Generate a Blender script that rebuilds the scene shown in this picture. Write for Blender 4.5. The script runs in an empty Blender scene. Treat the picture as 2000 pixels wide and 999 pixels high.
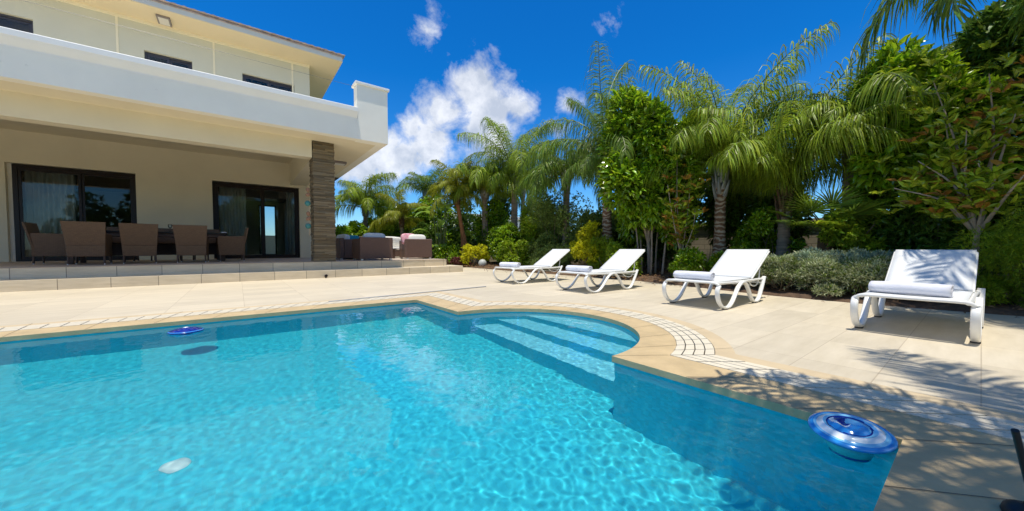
import bpy, math, random
import numpy as np
from mathutils import Vector, Matrix
from mathutils.geometry import tessellate_polygon
S = bpy.context.scene
COL = S.collection
R = math.radians
# ------------------------------------------------------------------ camera
PHI = math.atan2(535, 700)
cam = bpy.data.objects.new('camera', bpy.data.cameras.new('camera'))
COL.objects.link(cam)
cam.location = (0, 0, .72)
cam.rotation_euler = (math.pi/2 - .035, 0, -PHI)
cam.data.sensor_width = 36
cam.data.lens = 12.6
cam.data.shift_y = .0055
cam.data.clip_start = .02
cam.data.clip_end = 3000
S.camera = cam
# ------------------------------------------------------------------ exposure and render settings
S.view_settings.view_transform = 'Standard'
S.view_settings.look = 'None'
S.view_settings.exposure = 0.20
S.view_settings.gamma = 1
S.view_settings.use_curve_mapping = False
S.cycles.max_bounces = 10
S.cycles.diffuse_bounces = 5
S.cycles.transmission_bounces = 8
S.cycles.transparent_max_bounces = 16
S.cycles.use_denoising = True
S.cycles.sample_clamp_indirect = 6
# ------------------------------------------------------------------ sky
SUNV = Vector((-.12, -.115, 1)).normalized()      # towards the sun
W = bpy.data.worlds.new('World')
S.world = W
W.use_nodes = True
nt = W.node_tree
nt.nodes.clear()
def wn(t, **k):
    n = nt.nodes.new(t)
    for a, b in k.items(): setattr(n, a, b)
    return n
def wl(a, b): nt.links.new(a, b)
sky = wn('ShaderNodeTexSky', sky_type='NISHITA', sun_disc=False)
sky.sun_elevation = math.asin(SUNV.z)
sky.sun_rotation = math.atan2(SUNV.x, SUNV.y)
sky.altitude = 300
sky.air_density = 1.0
sky.dust_density = .3
sky.ozone_density = 3.0
hsv = wn('ShaderNodeHueSaturation')
hsv.inputs['Saturation'].default_value = 1.3
hsv.inputs['Value'].default_value = 1.0
wl(sky.outputs[0], hsv.inputs['Color'])
tint = wn('ShaderNodeMix', data_type='RGBA', blend_type='MULTIPLY')
tint.inputs['Factor'].default_value = 1
tsep = wn('ShaderNodeSeparateXYZ'); tcz = wn('ShaderNodeTexCoord'); wl(tcz.outputs['Generated'], tsep.inputs[0])
tramp = wn('ShaderNodeValToRGB')
tramp.color_ramp.elements[0].position = .0; tramp.color_ramp.elements[0].color = (.62, .80, 1.0, 1)
tramp.color_ramp.elements[1].position = .42; tramp.color_ramp.elements[1].color = (.07, .64, .93, 1)
wl(tsep.outputs['Z'], tramp.inputs[0])
tmul = wn('ShaderNodeVectorMath', operation='SCALE'); tmul.inputs['Scale'].default_value = 1.5; wl(tramp.outputs[0], tmul.inputs[0]); wl(tmul.outputs[0], tint.inputs['B'])
wl(hsv.outputs[0], tint.inputs['A'])
tc = wn('ShaderNodeTexCoord')
def wmath(op, a, b=None, clamp=False):
    n = wn('ShaderNodeMath', operation=op, use_clamp=clamp)
    for i, v in enumerate((a, b)):
        if v is None: continue
        if isinstance(v, (int, float)): n.inputs[i].default_value = v
        else: wl(v, n.inputs[i])
    return n.outputs[0]
def noise(scale, detail, rough, off=(0, 0, 0), dist=0):
    mp = wn('ShaderNodeMapping'); mp.inputs['Location'].default_value = off
    wl(tc.outputs['Generated'], mp.inputs['Vector'])
    n = wn('ShaderNodeTexNoise')
    n.inputs['Scale'].default_value = scale; n.inputs['Detail'].default_value = detail
    n.inputs['Roughness'].default_value = rough; n.inputs['Distortion'].default_value = dist
    wl(mp.outputs[0], n.inputs['Vector'])
    return n.outputs['Fac']
CLOUDS = [  # direction towards a cloud, angular size, weight
 (0.4852, 0.7836, 0.3881, 0.1055, 1.0000), (0.5764, 0.7326, 0.3621, 0.0619, 0.9000), (0.4252, 0.8341, 0.3513, 0.0836, 1.0000),
 (0.3504, 0.8835, 0.3108, 0.0544, 0.9000), (0.5218, 0.7927, 0.3151, 0.1263, 1.0000), (0.4025, 0.8775, 0.2608, 0.0970, 0.9500),
 (0.3226, 0.9181, 0.2303, 0.0997, 0.9000), (0.2427, 0.9468, 0.2113, 0.0839, 0.8000), (0.6704, 0.6466, 0.3641, 0.0383, 0.7500),
 (0.6623, 0.6804, 0.3138, 0.0395, 0.5000), (0.3574, 0.7878, 0.5017, 0.0326, 0.3500), (0.3593, 0.7639, 0.5361, 0.0250, 0.3500),
 (0.6565, 0.5511, 0.5150, 0.0200, 0.10),
 (-.35, -.75, .56, .50, 1.0), (.45, -.70, .55, .45, 1.0), (-.85, -.15, .50, .36, 1.0), (0, -.35, .94, .30, .8), (.97, -.25, .55, .2, .9),  # out-of-view clouds, mostly behind the camera, added as neutral white fill light

]
mask = None
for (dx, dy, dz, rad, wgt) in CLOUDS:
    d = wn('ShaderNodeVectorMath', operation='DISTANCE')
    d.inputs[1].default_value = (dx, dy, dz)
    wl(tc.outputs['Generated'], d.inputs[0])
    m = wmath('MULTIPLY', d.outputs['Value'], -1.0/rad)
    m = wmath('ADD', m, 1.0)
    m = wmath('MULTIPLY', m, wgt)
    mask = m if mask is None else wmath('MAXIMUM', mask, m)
mask = wmath('MAXIMUM', mask, -1.0)
fb = noise(10, 12, .64, (3.1, .4, 1.7), .25)
fb = wmath('MULTIPLY', wmath('SUBTRACT', fb, .5), 2.6)
den = wmath('ADD', mask, fb)
den = wmath('MULTIPLY', wmath('SUBTRACT', den, .06), 1.6, clamp=True)
den = wmath('POWER', den, 1.25)
gate = wmath('MULTIPLY', wmath('ADD', mask, .45), 3.0, clamp=True)
den = wmath('MULTIPLY', den, gate)
den = wmath('MULTIPLY', den, .9)
shade = noise(14, 6, .6, (1.0, 5.0, 2.0))
cr = wn('ShaderNodeValToRGB')
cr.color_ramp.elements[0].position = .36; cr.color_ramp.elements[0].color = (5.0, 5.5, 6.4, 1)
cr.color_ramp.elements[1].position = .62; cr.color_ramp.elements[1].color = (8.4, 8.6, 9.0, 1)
wl(shade, cr.inputs[0])
mixc = wn('ShaderNodeMix', data_type='RGBA')
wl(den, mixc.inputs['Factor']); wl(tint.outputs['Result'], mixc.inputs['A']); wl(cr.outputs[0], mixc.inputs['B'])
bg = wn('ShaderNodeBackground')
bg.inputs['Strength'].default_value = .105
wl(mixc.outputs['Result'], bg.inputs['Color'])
wo = wn('ShaderNodeOutputWorld'); wl(bg.outputs[0], wo.inputs[0])
# ------------------------------------------------------------------ sun
sl = bpy.data.lights.new('sun', 'SUN')
sl.energy = 4.2
sl.angle = R(.53)
sl.color = (1, .93, .80)
sun = bpy.data.objects.new('sun', sl)
sun.rotation_euler = SUNV.to_track_quat('Z', 'Y').to_euler()
sun.location = (-2, -3, 15)
COL.objects.link(sun)
sl.cycles.is_caustics_light = True
# ------------------------------------------------------------------ materials
MATS = {}
def mat(name, col=(.5, .5, .5), rough=.6, metal=0, spec=.5, var=0, vscale=4, stretch=(1, 1, 1), bump=0, bscale=40,
        island=0, trans=0, col2=None, coat=0, bstretch=None):
    """principled material with soft procedural colour variation and bump"""
    m = bpy.data.materials.new(name); m.use_nodes = True
    t = m.node_tree; b = t.nodes['Principled BSDF']; out = t.nodes['Material Output']
    b.inputs['Base Color'].default_value = (*col, 1); b.inputs['Roughness'].default_value = rough
    b.inputs['Metallic'].default_value = metal; b.inputs['Specular IOR Level'].default_value = spec
    if coat: b.inputs['Coat Weight'].default_value = coat
    src = None
    tcn = t.nodes.new('ShaderNodeTexCoord')
    if var or col2:
        n = t.nodes.new('ShaderNodeTexNoise'); mp = t.nodes.new('ShaderNodeMapping')
        mp.inputs['Scale'].default_value = stretch
        n.inputs['Scale'].default_value = vscale; n.inputs['Detail'].default_value = 6; n.inputs['Roughness'].default_value = .6
        t.links.new(tcn.outputs['Object'], mp.inputs[0]); t.links.new(mp.outputs[0], n.inputs['Vector'])
        r = t.nodes.new('ShaderNodeValToRGB')
        c1 = tuple(c*(1-var) for c in col); c2 = col2 or tuple(min(1, c*(1+var)) for c in col)
        r.color_ramp.elements[0].position = .32; r.color_ramp.elements[0].color = (*c1, 1)
        r.color_ramp.elements[1].position = .68; r.color_ramp.elements[1].color = (*c2, 1)
        t.links.new(n.outputs['Fac'], r.inputs[0]); src = r.outputs[0]
    if island:
        g = t.nodes.new('ShaderNodeNewGeometry'); h = t.nodes.new('ShaderNodeHueSaturation')
        mr = t.nodes.new('ShaderNodeMapRange'); mr.inputs['To Min'].default_value = 1-island; mr.inputs['To Max'].default_value = 1+island
        mh = t.nodes.new('ShaderNodeMapRange'); mh.inputs['To Min'].default_value = .5-island*.05; mh.inputs['To Max'].default_value = .5+island*.03
        t.links.new(g.outputs['Random Per Island'], mr.inputs[0]); t.links.new(mr.outputs[0], h.inputs['Value'])
        mm = t.nodes.new('ShaderNodeMath'); mm.operation = 'MULTIPLY'; mm.inputs[1].default_value = 7.31
        fr = t.nodes.new('ShaderNodeMath'); fr.operation = 'FRACT'
        t.links.new(g.outputs['Random Per Island'], mm.inputs[0]); t.links.new(mm.outputs[0], fr.inputs[0])
        t.links.new(fr.outputs[0], mh.inputs[0]); t.links.new(mh.outputs[0], h.inputs['Hue'])
        if src: t.links.new(src, h.inputs['Color'])
        else: h.inputs['Color'].default_value = (*col, 1)
        src = h.outputs[0]
    if src: t.links.new(src, b.inputs['Base Color'])
    if bump:
        n = t.nodes.new('ShaderNodeTexNoise'); n.inputs['Scale'].default_value = bscale; n.inputs['Detail'].default_value = 5
        if bstretch:
            mp = t.nodes.new('ShaderNodeMapping'); mp.inputs['Scale'].default_value = bstretch
            t.links.new(tcn.outputs['Object'], mp.inputs[0]); t.links.new(mp.outputs[0], n.inputs['Vector'])
        else: t.links.new(tcn.outputs['Object'], n.inputs['Vector'])
        bp = t.nodes.new('ShaderNodeBump'); bp.inputs['Strength'].default_value = bump; bp.inputs['Distance'].default_value = .01
        t.links.new(n.outputs['Fac'], bp.inputs['Height']); t.links.new(bp.outputs[0], b.inputs['Normal'])
    if trans:
        tr = t.nodes.new('ShaderNodeBsdfTranslucent'); mx = t.nodes.new('ShaderNodeMixShader')
        mx.inputs[0].default_value = trans
        hs = t.nodes.new('ShaderNodeHueSaturation'); hs.inputs['Value'].default_value = 1.5; hs.inputs['Hue'].default_value = .485
        if src: t.links.new(src, hs.inputs['Color'])
        else: hs.inputs['Color'].default_value = (*col, 1)
        t.links.new(hs.outputs[0], tr.inputs['Color'])
        t.links.new(b.outputs[0], mx.inputs[1]); t.links.new(tr.outputs[0], mx.inputs[2]); t.links.new(mx.outputs[0], out.inputs[0])
    MATS[name] = m
    return m
def tilemat(name, col, w, h, plane='xy', off=(0, 0), mortar=.004, mcol=None, var=.08, rough=.55, contrast=.06, streak=(1, 9, 9), vscale=1.6, bump=.15, offset=0.0):
    """stone tiles laid in metres; plane tells which two axes carry the tile grid"""
    m = bpy.data.materials.new(name); m.use_nodes = True
    t = m.node_tree; b = t.nodes['Principled BSDF']
    b.inputs['Roughness'].default_value = rough
    tcn = t.nodes.new('ShaderNodeTexCoord'); sep = t.nodes.new('ShaderNodeSeparateXYZ'); cmb = t.nodes.new('ShaderNodeCombineXYZ')
    t.links.new(tcn.outputs['Object'], sep.inputs[0])
    for i, ax in enumerate(plane):
        ad = t.nodes.new('ShaderNodeMath'); ad.inputs[1].default_value = off[i] + 100*((w, h)[i])
        t.links.new(sep.outputs['xyz'.index(ax)], ad.inputs[0]); t.links.new(ad.outputs[0], cmb.inputs[i])
    br = t.nodes.new('ShaderNodeTexBrick'); br.offset = offset; br.squash = 1
    br.inputs['Scale'].default_value = 1; br.inputs['Brick Width'].default_value = w; br.inputs['Row Height'].default_value = h
    br.inputs['Mortar Size'].default_value = mortar; br.inputs['Mortar Smooth'].default_value = .3
    br.inputs['Color1'].default_value = (*[c*(1-contrast) for c in col], 1); br.inputs['Color2'].default_value = (*[min(1, c*(1+contrast)) for c in col], 1)
    br.inputs['Mortar'].default_value = (*(mcol or [c*.55 for c in col]), 1)
    t.links.new(cmb.outputs[0], br.inputs['Vector'])
    mp = t.nodes.new('ShaderNodeMapping'); mp.inputs['Scale'].default_value = streak
    n = t.nodes.new('ShaderNodeTexNoise'); n.inputs['Scale'].default_value = vscale; n.inputs['Detail'].default_value = 8; n.inputs['Roughness'].default_value = .65
    t.links.new(tcn.outputs['Object'], mp.inputs[0]); t.links.new(mp.outputs[0], n.inputs['Vector'])
    rp = t.nodes.new('ShaderNodeValToRGB'); rp.color_ramp.elements[0].position = .3; rp.color_ramp.elements[1].position = .7
    rp.color_ramp.elements[0].color = (1-var, 1-var*1.15, 1-var*1.5, 1); rp.color_ramp.elements[1].color = (1+var*.6, 1+var*.6, 1+var*.6, 1)
    t.links.new(n.outputs['Fac'], rp.inputs[0])
    n2 = t.nodes.new('ShaderNodeTexNoise'); n2.inputs['Scale'].default_value = .8; n2.inputs['Detail'].default_value = 3
    t.links.new(tcn.outputs['Object'], n2.inputs['Vector'])
    rp2 = t.nodes.new('ShaderNodeValToRGB'); rp2.color_ramp.elements[0].color = (.9, .9, .9, 1); rp2.color_ramp.elements[1].color = (1.08, 1.07, 1.05, 1)
    t.links.new(n2.outputs['Fac'], rp2.inputs[0])
    mx = t.nodes.new('ShaderNodeMix'); mx.data_type = 'RGBA'; mx.blend_type = 'MULTIPLY'; mx.inputs['Factor'].default_value = 1
    t.links.new(br.outputs['Color'], mx.inputs['A']); t.links.new(rp.outputs[0], mx.inputs['B'])
    mx2 = t.nodes.new('ShaderNodeMix'); mx2.data_type = 'RGBA'; mx2.blend_type = 'MULTIPLY'; mx2.inputs['Factor'].default_value = 1
    t.links.new(mx.outputs['Result'], mx2.inputs['A']); t.links.new(rp2.outputs[0], mx2.inputs['B'])
    t.links.new(mx2.outputs['Result'], b.inputs['Base Color'])
    if bump:
        bp = t.nodes.new('ShaderNodeBump'); bp.inputs['Strength'].default_value = bump; bp.inputs['Distance'].default_value = .004
        t.links.new(n.outputs['Fac'], bp.inputs['Height']); t.links.new(bp.outputs[0], b.inputs['Normal'])
    MATS[name] = m
    return m
def weave(name, col, col2, s=55, axes='xz'):
    """wicker: horizontal strands over vertical stakes"""
    m = bpy.data.materials.new(name); m.use_nodes = True
    t = m.node_tree; b = t.nodes['Principled BSDF']; b.inputs['Roughness'].default_value = .45
    tcn = t.nodes.new('ShaderNodeTexCoord'); sep = t.nodes.new('ShaderNodeSeparateXYZ'); cmb = t.nodes.new('ShaderNodeCombineXYZ')
    t.links.new(tcn.outputs['Object'], sep.inputs[0])
    ad = t.nodes.new('ShaderNodeMath'); ad.operation = 'ADD'
    t.links.new(sep.outputs[0], ad.inputs[0]); t.links.new(sep.outputs[1], ad.inputs[1])
    a2 = t.nodes.new('ShaderNodeMath'); a2.inputs[1].default_value = 50
    t.links.new(ad.outputs[0], a2.inputs[0]); t.links.new(a2.outputs[0], cmb.inputs[0])
    a3 = t.nodes.new('ShaderNodeMath'); a3.inputs[1].default_value = 50
    t.links.new(sep.outputs[2], a3.inputs[0]); t.links.new(a3.outputs[0], cmb.inputs[1])
    br = t.nodes.new('ShaderNodeTexBrick'); br.offset = .5
    br.inputs['Scale'].default_value = s; br.inputs['Brick Width'].default_value = 1.6; br.inputs['Row Height'].default_value = .55
    br.inputs['Mortar Size'].default_value = .09; br.inputs['Mortar Smooth'].default_value = .8
    br.inputs['Color1'].default_value = (*col, 1); br.inputs['Color2'].default_value = (*col2, 1); br.inputs['Mortar'].default_value = (*[c*.25 for c in col], 1)
    t.links.new(cmb.outputs[0], br.inputs['Vector']); t.links.new(br.outputs['Color'], b.inputs['Base Color'])
    bp = t.nodes.new('ShaderNodeBump'); bp.inputs['Strength'].default_value = .6; bp.inputs['Distance'].default_value = .006; bp.invert = True
    t.links.new(br.outputs['Fac'], bp.inputs['Height']); t.links.new(bp.outputs[0], b.inputs['Normal'])
    MATS[name] = m
    return m
# ------------------------------------------------------------------ mesh helpers
class MB:
    def __init__(s): s.v = []; s.f = []; s.m = []
    def add(s, vs, fs, mi=0):
        o = len(s.v); s.v += [tuple(v) for v in vs]; s.f += [tuple(i+o for i in f) for f in fs]; s.m += [mi]*len(fs); return s
    def box(s, x0, x1, y0, y1, z0, z1, mi=0):
        vs = [(x, y, z) for z in (z0, z1) for y in (y0, y1) for x in (x0, x1)]
        return s.add(vs, [(0, 2, 3, 1), (4, 5, 7, 6), (0, 1, 5, 4), (2, 6, 7, 3), (0, 4, 6, 2), (1, 3, 7, 5)], mi)
    def rbox(s, c, size, rz=0, rx=0, mi=0, taper=1, ry=0):
        hx, hy, hz = [q/2 for q in size]
        M = Matrix.Translation(c) @ Matrix.Rotation(rz, 4, 'Z') @ Matrix.Rotation(ry, 4, 'Y') @ Matrix.Rotation(rx, 4, 'X')
        vs = []
        for z in (-hz, hz):
            k = taper if z > 0 else 1
            for y in (-hy, hy):
                for x in (-hx, hx): vs.append(M @ Vector((x*k, y*k, z)))
        return s.add(vs, [(0, 2, 3, 1), (4, 5, 7, 6), (0, 1, 5, 4), (2, 6, 7, 3), (0, 4, 6, 2), (1, 3, 7, 5)], mi)
    def tube(s, path, rad, n=8, mi=0, flat=1.0, side=None, cap=True):
        """sweep an ellipse along a path; flat scales the second axis; side fixes the first axis"""
        P = [Vector(p) for p in path]; N = len(P)
        rad = [rad]*N if isinstance(rad, (int, float)) else list(rad)
        T = [(P[min(i+1, N-1)] - P[max(i-1, 0)]).normalized() for i in range(N)]
        up = Vector(side) if side else (Vector((0, 0, 1)) if abs(T[0].z) < .9 else Vector((1, 0, 0)))
        a = None; vs = []
        for i in range(N):
            if side or a is None: q = up
            else: q = a
            a = (q - T[i]*q.dot(T[i]))
            a = a.normalized() if a.length > 1e-5 else T[i].orthogonal().normalized()
            b = T[i].cross(a).normalized()
            for k in range(n):
                w = 2*math.pi*(k+.5)/n
                vs.append(P[i] + a*math.cos(w)*rad[i] + b*math.sin(w)*rad[i]*flat)
        fs = [(i*n+k, i*n+(k+1) % n, (i+1)*n+(k+1) % n, (i+1)*n+k) for i in range(N-1) for k in range(n)]
        if cap: fs += [tuple(range(n-1, -1, -1)), tuple((N-1)*n+k for k in range(n))]
        return s.add(vs, fs, mi)
    def lathe(s, prof, c=(0, 0, 0), n=24, mi=0, M=None):
        vs = []
        for (r, z) in prof:
            for k in range(n):
                w = 2*math.pi*k/n; p = Vector((r*math.cos(w), r*math.sin(w), z))
                p = (M @ p) if M else p
                vs.append(p + Vector(c))
        N = len(prof)
        fs = [(i*n+k, i*n+(k+1) % n, (i+1)*n+(k+1) % n, (i+1)*n+k) for i in range(N-1) for k in range(n)]
        return s.add(vs, fs, mi)
    def ellipsoid(s, c, r, n=12, mi=0, M=None, p=1.0):
        prof = []
        def sg(q): return math.copysign(abs(q)**p, q)
        vs = []; K = n
        for i in range(K+1):
            a = math.pi*i/K - math.pi/2
            for k in range(2*K):
                w = math.pi*k/K
                q = Vector((r[0]*sg(math.cos(a))*sg(math.cos(w)), r[1]*sg(math.cos(a))*sg(math.sin(w)), r[2]*sg(math.sin(a))))
                q = (M @ q) if M else q
                vs.append(q + Vector(c))
        n2 = 2*K
        fs = [(i*n2+k, i*n2+(k+1) % n2, (i+1)*n2+(k+1) % n2, (i+1)*n2+k) for i in range(K) for k in range(n2)]
        return s.add(vs, fs, mi)
    def prism(s, poly, axis, a, b, mi=0):
        """extrude a 2D polygon; axis 'x': poly=(y,z); 'y': poly=(x,z); 'z': poly=(x,y)"""
        def P(u, v, w): return {'x': (w, u, v), 'y': (u, w, v), 'z': (u, v, w)}[axis]
        n = len(poly)
        vs = [P(u, v, a) for u, v in poly] + [P(u, v, b) for u, v in poly]
        fs = [(i, (i+1) % n, n+(i+1) % n, n+i) for i in range(n)] + [tuple(range(n-1, -1, -1)), tuple(range(n, 2*n))]
        return s.add(vs, fs, mi)
    def build(s, name, mats, parent=None, smooth=False, bevel=0, world=True, angle=None):
        me = bpy.data.meshes.new(name)
        off = Vector((0, 0, 0))
        if parent is not None and world:
            q = parent
            while q is not None: off += Vector(q.location); q = q.parent
        me.from_pydata([(v[0]-off.x, v[1]-off.y, v[2]-off.z) for v in s.v], [], s.f)
        if not isinstance(mats, (list, tuple)): mats = [mats]
        for m in mats: me.materials.append(MATS[m] if isinstance(m, str) else m)
        me.polygons.foreach_set('material_index', s.m)
        import bmesh
        bm = bmesh.new(); bm.from_mesh(me); bmesh.ops.recalc_face_normals(bm, faces=bm.faces); bm.to_mesh(me); bm.free()
        if smooth:
            me.polygons.foreach_set('use_smooth', [True]*len(me.polygons))
            if angle: me.set_sharp_from_angle(angle=R(angle))
        o = bpy.data.objects.new(name, me); COL.objects.link(o)
        if parent is not None: o.parent = parent
        if bevel:
            md = o.modifiers.new('bevel', 'BEVEL'); md.width = bevel; md.segments = 2; md.limit_method = 'ANGLE'; md.angle_limit = R(40)
        return o
def npmesh(name, V, F, mats, parent=None, smooth=False, mi=None):
    """V (n,3) floats, F (m,4) ints"""
    me = bpy.data.meshes.new(name)
    V = np.asarray(V, dtype=np.float32); F = np.asarray(F, dtype=np.int32)
    me.vertices.add(len(V)); me.vertices.foreach_set('co', V.ravel())
    me.loops.add(F.size); me.loops.foreach_set('vertex_index', F.ravel())
    me.polygons.add(len(F)); me.polygons.foreach_set('loop_start', np.arange(0, F.size, F.shape[1], dtype=np.int32))
    if not isinstance(mats, (list, tuple)): mats = [mats]
    for m in mats: me.materials.append(MATS[m])
    if mi is not None: me.polygons.foreach_set('material_index', np.asarray(mi, dtype=np.int32))
    me.polygons.foreach_set('use_smooth', np.full(len(F), smooth))
    me.update(calc_edges=True)
    o = bpy.data.objects.new(name, me); COL.objects.link(o)
    if parent is not None: o.parent = parent
    return o
def tag(o, label=None, cat=None, group=None, kind=None):
    if label: o['label'] = label
    if cat: o['category'] = cat
    if group: o['group'] = group
    if kind: o['kind'] = kind
    return o
def thing(name, label, cat, loc=(0, 0, 0), rz=0, group=None):
    o = bpy.data.objects.new(name, None); COL.objects.link(o)
    o.empty_display_size = .1
    o.location = loc; o.rotation_euler = (0, 0, rz)
    return tag(o, label, cat, group)
def copy_tree(o, loc, rz, label=None, parent=None):
    def cp(q, par):
        c = q.copy(); COL.objects.link(c)
        if par is not None: c.parent = par
        for ch in q.children: cp(ch, c)
        return c
    c = cp(o, parent); c.location = loc; c.rotation_euler = (0, 0, rz)
    if label: c['label'] = label
    return c
def smooth_path(pts, n=8):
    """Catmull-Rom through the points"""
    P = [Vector(p) for p in pts]; P = [2*P[0]-P[1]] + P + [2*P[-1]-P[-2]]; out = []
    for i in range(1, len(P)-2):
        for k in range(n):
            t = k/n; a, b, c, d = P[i-1:i+3]
            out.append(.5*((2*b)+(c-a)*t+(2*a-5*b+4*c-d)*t*t+(3*b-a-3*c+d)*t**3))
    return out + [P[-2]]
# ------------------------------------------------------------------ palette
mat('plaster_soffit', (.80, .71, .51), .8, var=.04, vscale=1.2, bump=.15, bscale=120)
mat('eave_peach', (.80, .68, .47), .8, var=.03, vscale=1.2)
mat('plaster_cream', (.76, .68, .49), .8, var=.04, vscale=1.2, bump=.15, bscale=120)
mat('plaster_white', (.90, .86, .74), .75, var=.03, vscale=1.5, bump=.12, bscale=120)
mat('plaster_upper', (.64, .635, .53), .8, var=.03, vscale=1.0, bump=.12, bscale=120)
mat('cap_white', (.84, .83, .78), .5, var=.02, vscale=3)
mat('strip_cream', (.86, .8, .62), .7)
mat('frame_brown', (.016, .009, .007), .35, spec=.3)
mat('frame_grey', (.05, .05, .07), .4)
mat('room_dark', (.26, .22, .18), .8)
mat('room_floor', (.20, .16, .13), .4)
mat('curtain', (.80, .79, .72), .9, var=.1, vscale=3, trans=.3)
mat('curtain_blue', (.12, .32, .38), .9, var=.1)
mat('fascia', (.60, .60, .56), .7, var=.04)
mat('roof_tile', (.42, .33, .29), .8, var=.25, vscale=6, bump=.3, bscale=60)
mat('lamp_grey', (.25, .22, .22), .5)
mat('lamp_glass', (.75, .72, .68), .4)
mat('steel', (.6, .6, .6), .3, metal=1)
tilemat('deck_tile', (.62, .55, .425), .72, .36, 'xy', (-.05, .02), mortar=.003, mcol=(.45, .38, .28), var=.10, contrast=.07, streak=(1, 5, 5), vscale=2.2)
tilemat('step_tile', (.67, .58, .43), .634, 2.0, 'xz', (.614-.0, 1.0), mortar=.006, mcol=(.25, .21, .16), var=.14, contrast=.07, streak=(1.2, 5, 8), vscale=2.5)
tilemat('terrace_tile', (.52, .43, .35), .634, .634, 'xy', (0, 0), mortar=.005, var=.1)
mat('coping', (.53, .40, .22), .6, var=.12, vscale=5, bump=.2, bscale=60)
mat('coping_light', (.58, .46, .29), .6, var=.08, vscale=4, bump=.15, bscale=60)
mat('grating_white', (.70, .63, .49), .5, var=.05, vscale=12)
mat('channel_dark', (.07, .055, .04), .8)
mat('soil', (.10, .06, .035), .95, var=.4, vscale=9, bump=.8, bscale=30)
mat('grass_ground', (.16, .15, .08), .95, var=.3, vscale=2)
tilemat('wall_block', (.50, .44, .33), .6, .14, 'yz', (0, 0), mortar=.008, var=.12, contrast=.1, offset=.5)
# glass: clear pane with a Fresnel reflection
def glassmat(name, tint=(.75, .8, .8), ior=1.7, rough=0.0):
    m = bpy.data.materials.new(name); m.use_nodes = True; t = m.node_tree
    t.nodes.remove(t.nodes['Principled BSDF']); out = t.nodes['Material Output']
    tr = t.nodes.new('ShaderNodeBsdfTransparent'); tr.inputs[0].default_value = (*tint, 1)
    gl = t.nodes.new('ShaderNodeBsdfGlossy'); gl.inputs['Roughness'].default_value = rough
    fr = t.nodes.new('ShaderNodeFresnel'); fr.inputs[0].default_value = ior
    mx = t.nodes.new('ShaderNodeMixShader')
    t.links.new(fr.outputs[0], mx.inputs[0]); t.links.new(tr.outputs[0], mx.inputs[1]); t.links.new(gl.outputs[0], mx.inputs[2]); t.links.new(mx.outputs[0], out.inputs[0])
    MATS[name] = m
glassmat('pane_glass', (.80, .84, .84), 1.48)
glassmat('clear_glass', (.93, .95, .95), 1.5)
# stacked stone for the column
def stackstone():
    m = bpy.data.materials.new('stack_stone'); m.use_nodes = True; t = m.node_tree; b = t.nodes['Principled BSDF']
    b.inputs['Roughness'].default_value = .85
    tcn = t.nodes.new('ShaderNodeTexCoord'); mp = t.nodes.new('ShaderNodeMapping'); mp.inputs['Scale'].default_value = (2.5, 2.5, 30)
    n = t.nodes.new('ShaderNodeTexNoise'); n.inputs['Scale'].default_value = 1.6; n.inputs['Detail'].default_value = 7; n.inputs['Roughness'].default_value = .7
    r = t.nodes.new('ShaderNodeValToRGB'); e = r.color_ramp.elements
    e[0].position = .25; e[0].color = (.06, .042, .025, 1); e[1].position = .75; e[1].color = (.34, .27, .13, 1)
    k = e.new(.45); k.color = (.23, .17, .09, 1); k = e.new(.58); k.color = (.19, .16, .11, 1)
    t.links.new(tcn.outputs['Object'], mp.inputs[0]); t.links.new(mp.outputs[0], n.inputs['Vector']); t.links.new(n.outputs['Fac'], r.inputs[0])
    g = t.nodes.new('ShaderNodeNewGeometry'); h = t.nodes.new('ShaderNodeHueSaturation'); mr = t.nodes.new('ShaderNodeMapRange')
    mr.inputs['To Min'].default_value = .55; mr.inputs['To Max'].default_value = 1.35
    t.links.new(g.outputs['Random Per Island'], mr.inputs[0]); t.links.new(mr.outputs[0], h.inputs['Value']); t.links.new(r.outputs[0], h.inputs['Color'])
    t.links.new(h.outputs[0], b.inputs['Base Color'])
    bp = t.nodes.new('ShaderNodeBump'); bp.inputs['Strength'].default_value = 1; bp.inputs['Distance'].default_value = .03
    t.links.new(n.outputs['Fac'], bp.inputs['Height']); t.links.new(bp.outputs[0], b.inputs['Normal'])
    MATS['stack_stone'] = m
stackstone()
# ------------------------------------------------------------------ pool outline
X0, YN, YF, YC, RB = 1.98, .147, 4.80, 2.53, 1.065
XL = -4.6
def contour(ws, wr, z=0):
    """offset outline of the pool: far left > far corner > bay arc > near corner > near left"""
    s = math.sqrt(max(0, (RB+wr)**2 - ws**2)); pts = []
    def seg(a, b, n):
        for k in range(n): pts.append((a[0]+(b[0]-a[0])*k/n, a[1]+(b[1]-a[1])*k/n, z))
    seg((XL-ws, YF+ws), (X0+ws, YF+ws), 30)
    seg((X0+ws, YF+ws), (X0+ws, YC+s), 8)
    a0 = math.atan2(s, ws)
    for k in range(48):
        a = a0 - 2*a0*k/48; pts.append((X0+(RB+wr)*math.cos(a), YC+(RB+wr)*math.sin(a), z))
    seg((X0+ws, YC-s), (X0+ws, YN-ws), 8)
    seg((X0+ws, YN-ws), (XL-ws, YN-ws), 30)
    pts.append((XL-ws, YN-ws, z))
    return pts
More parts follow.
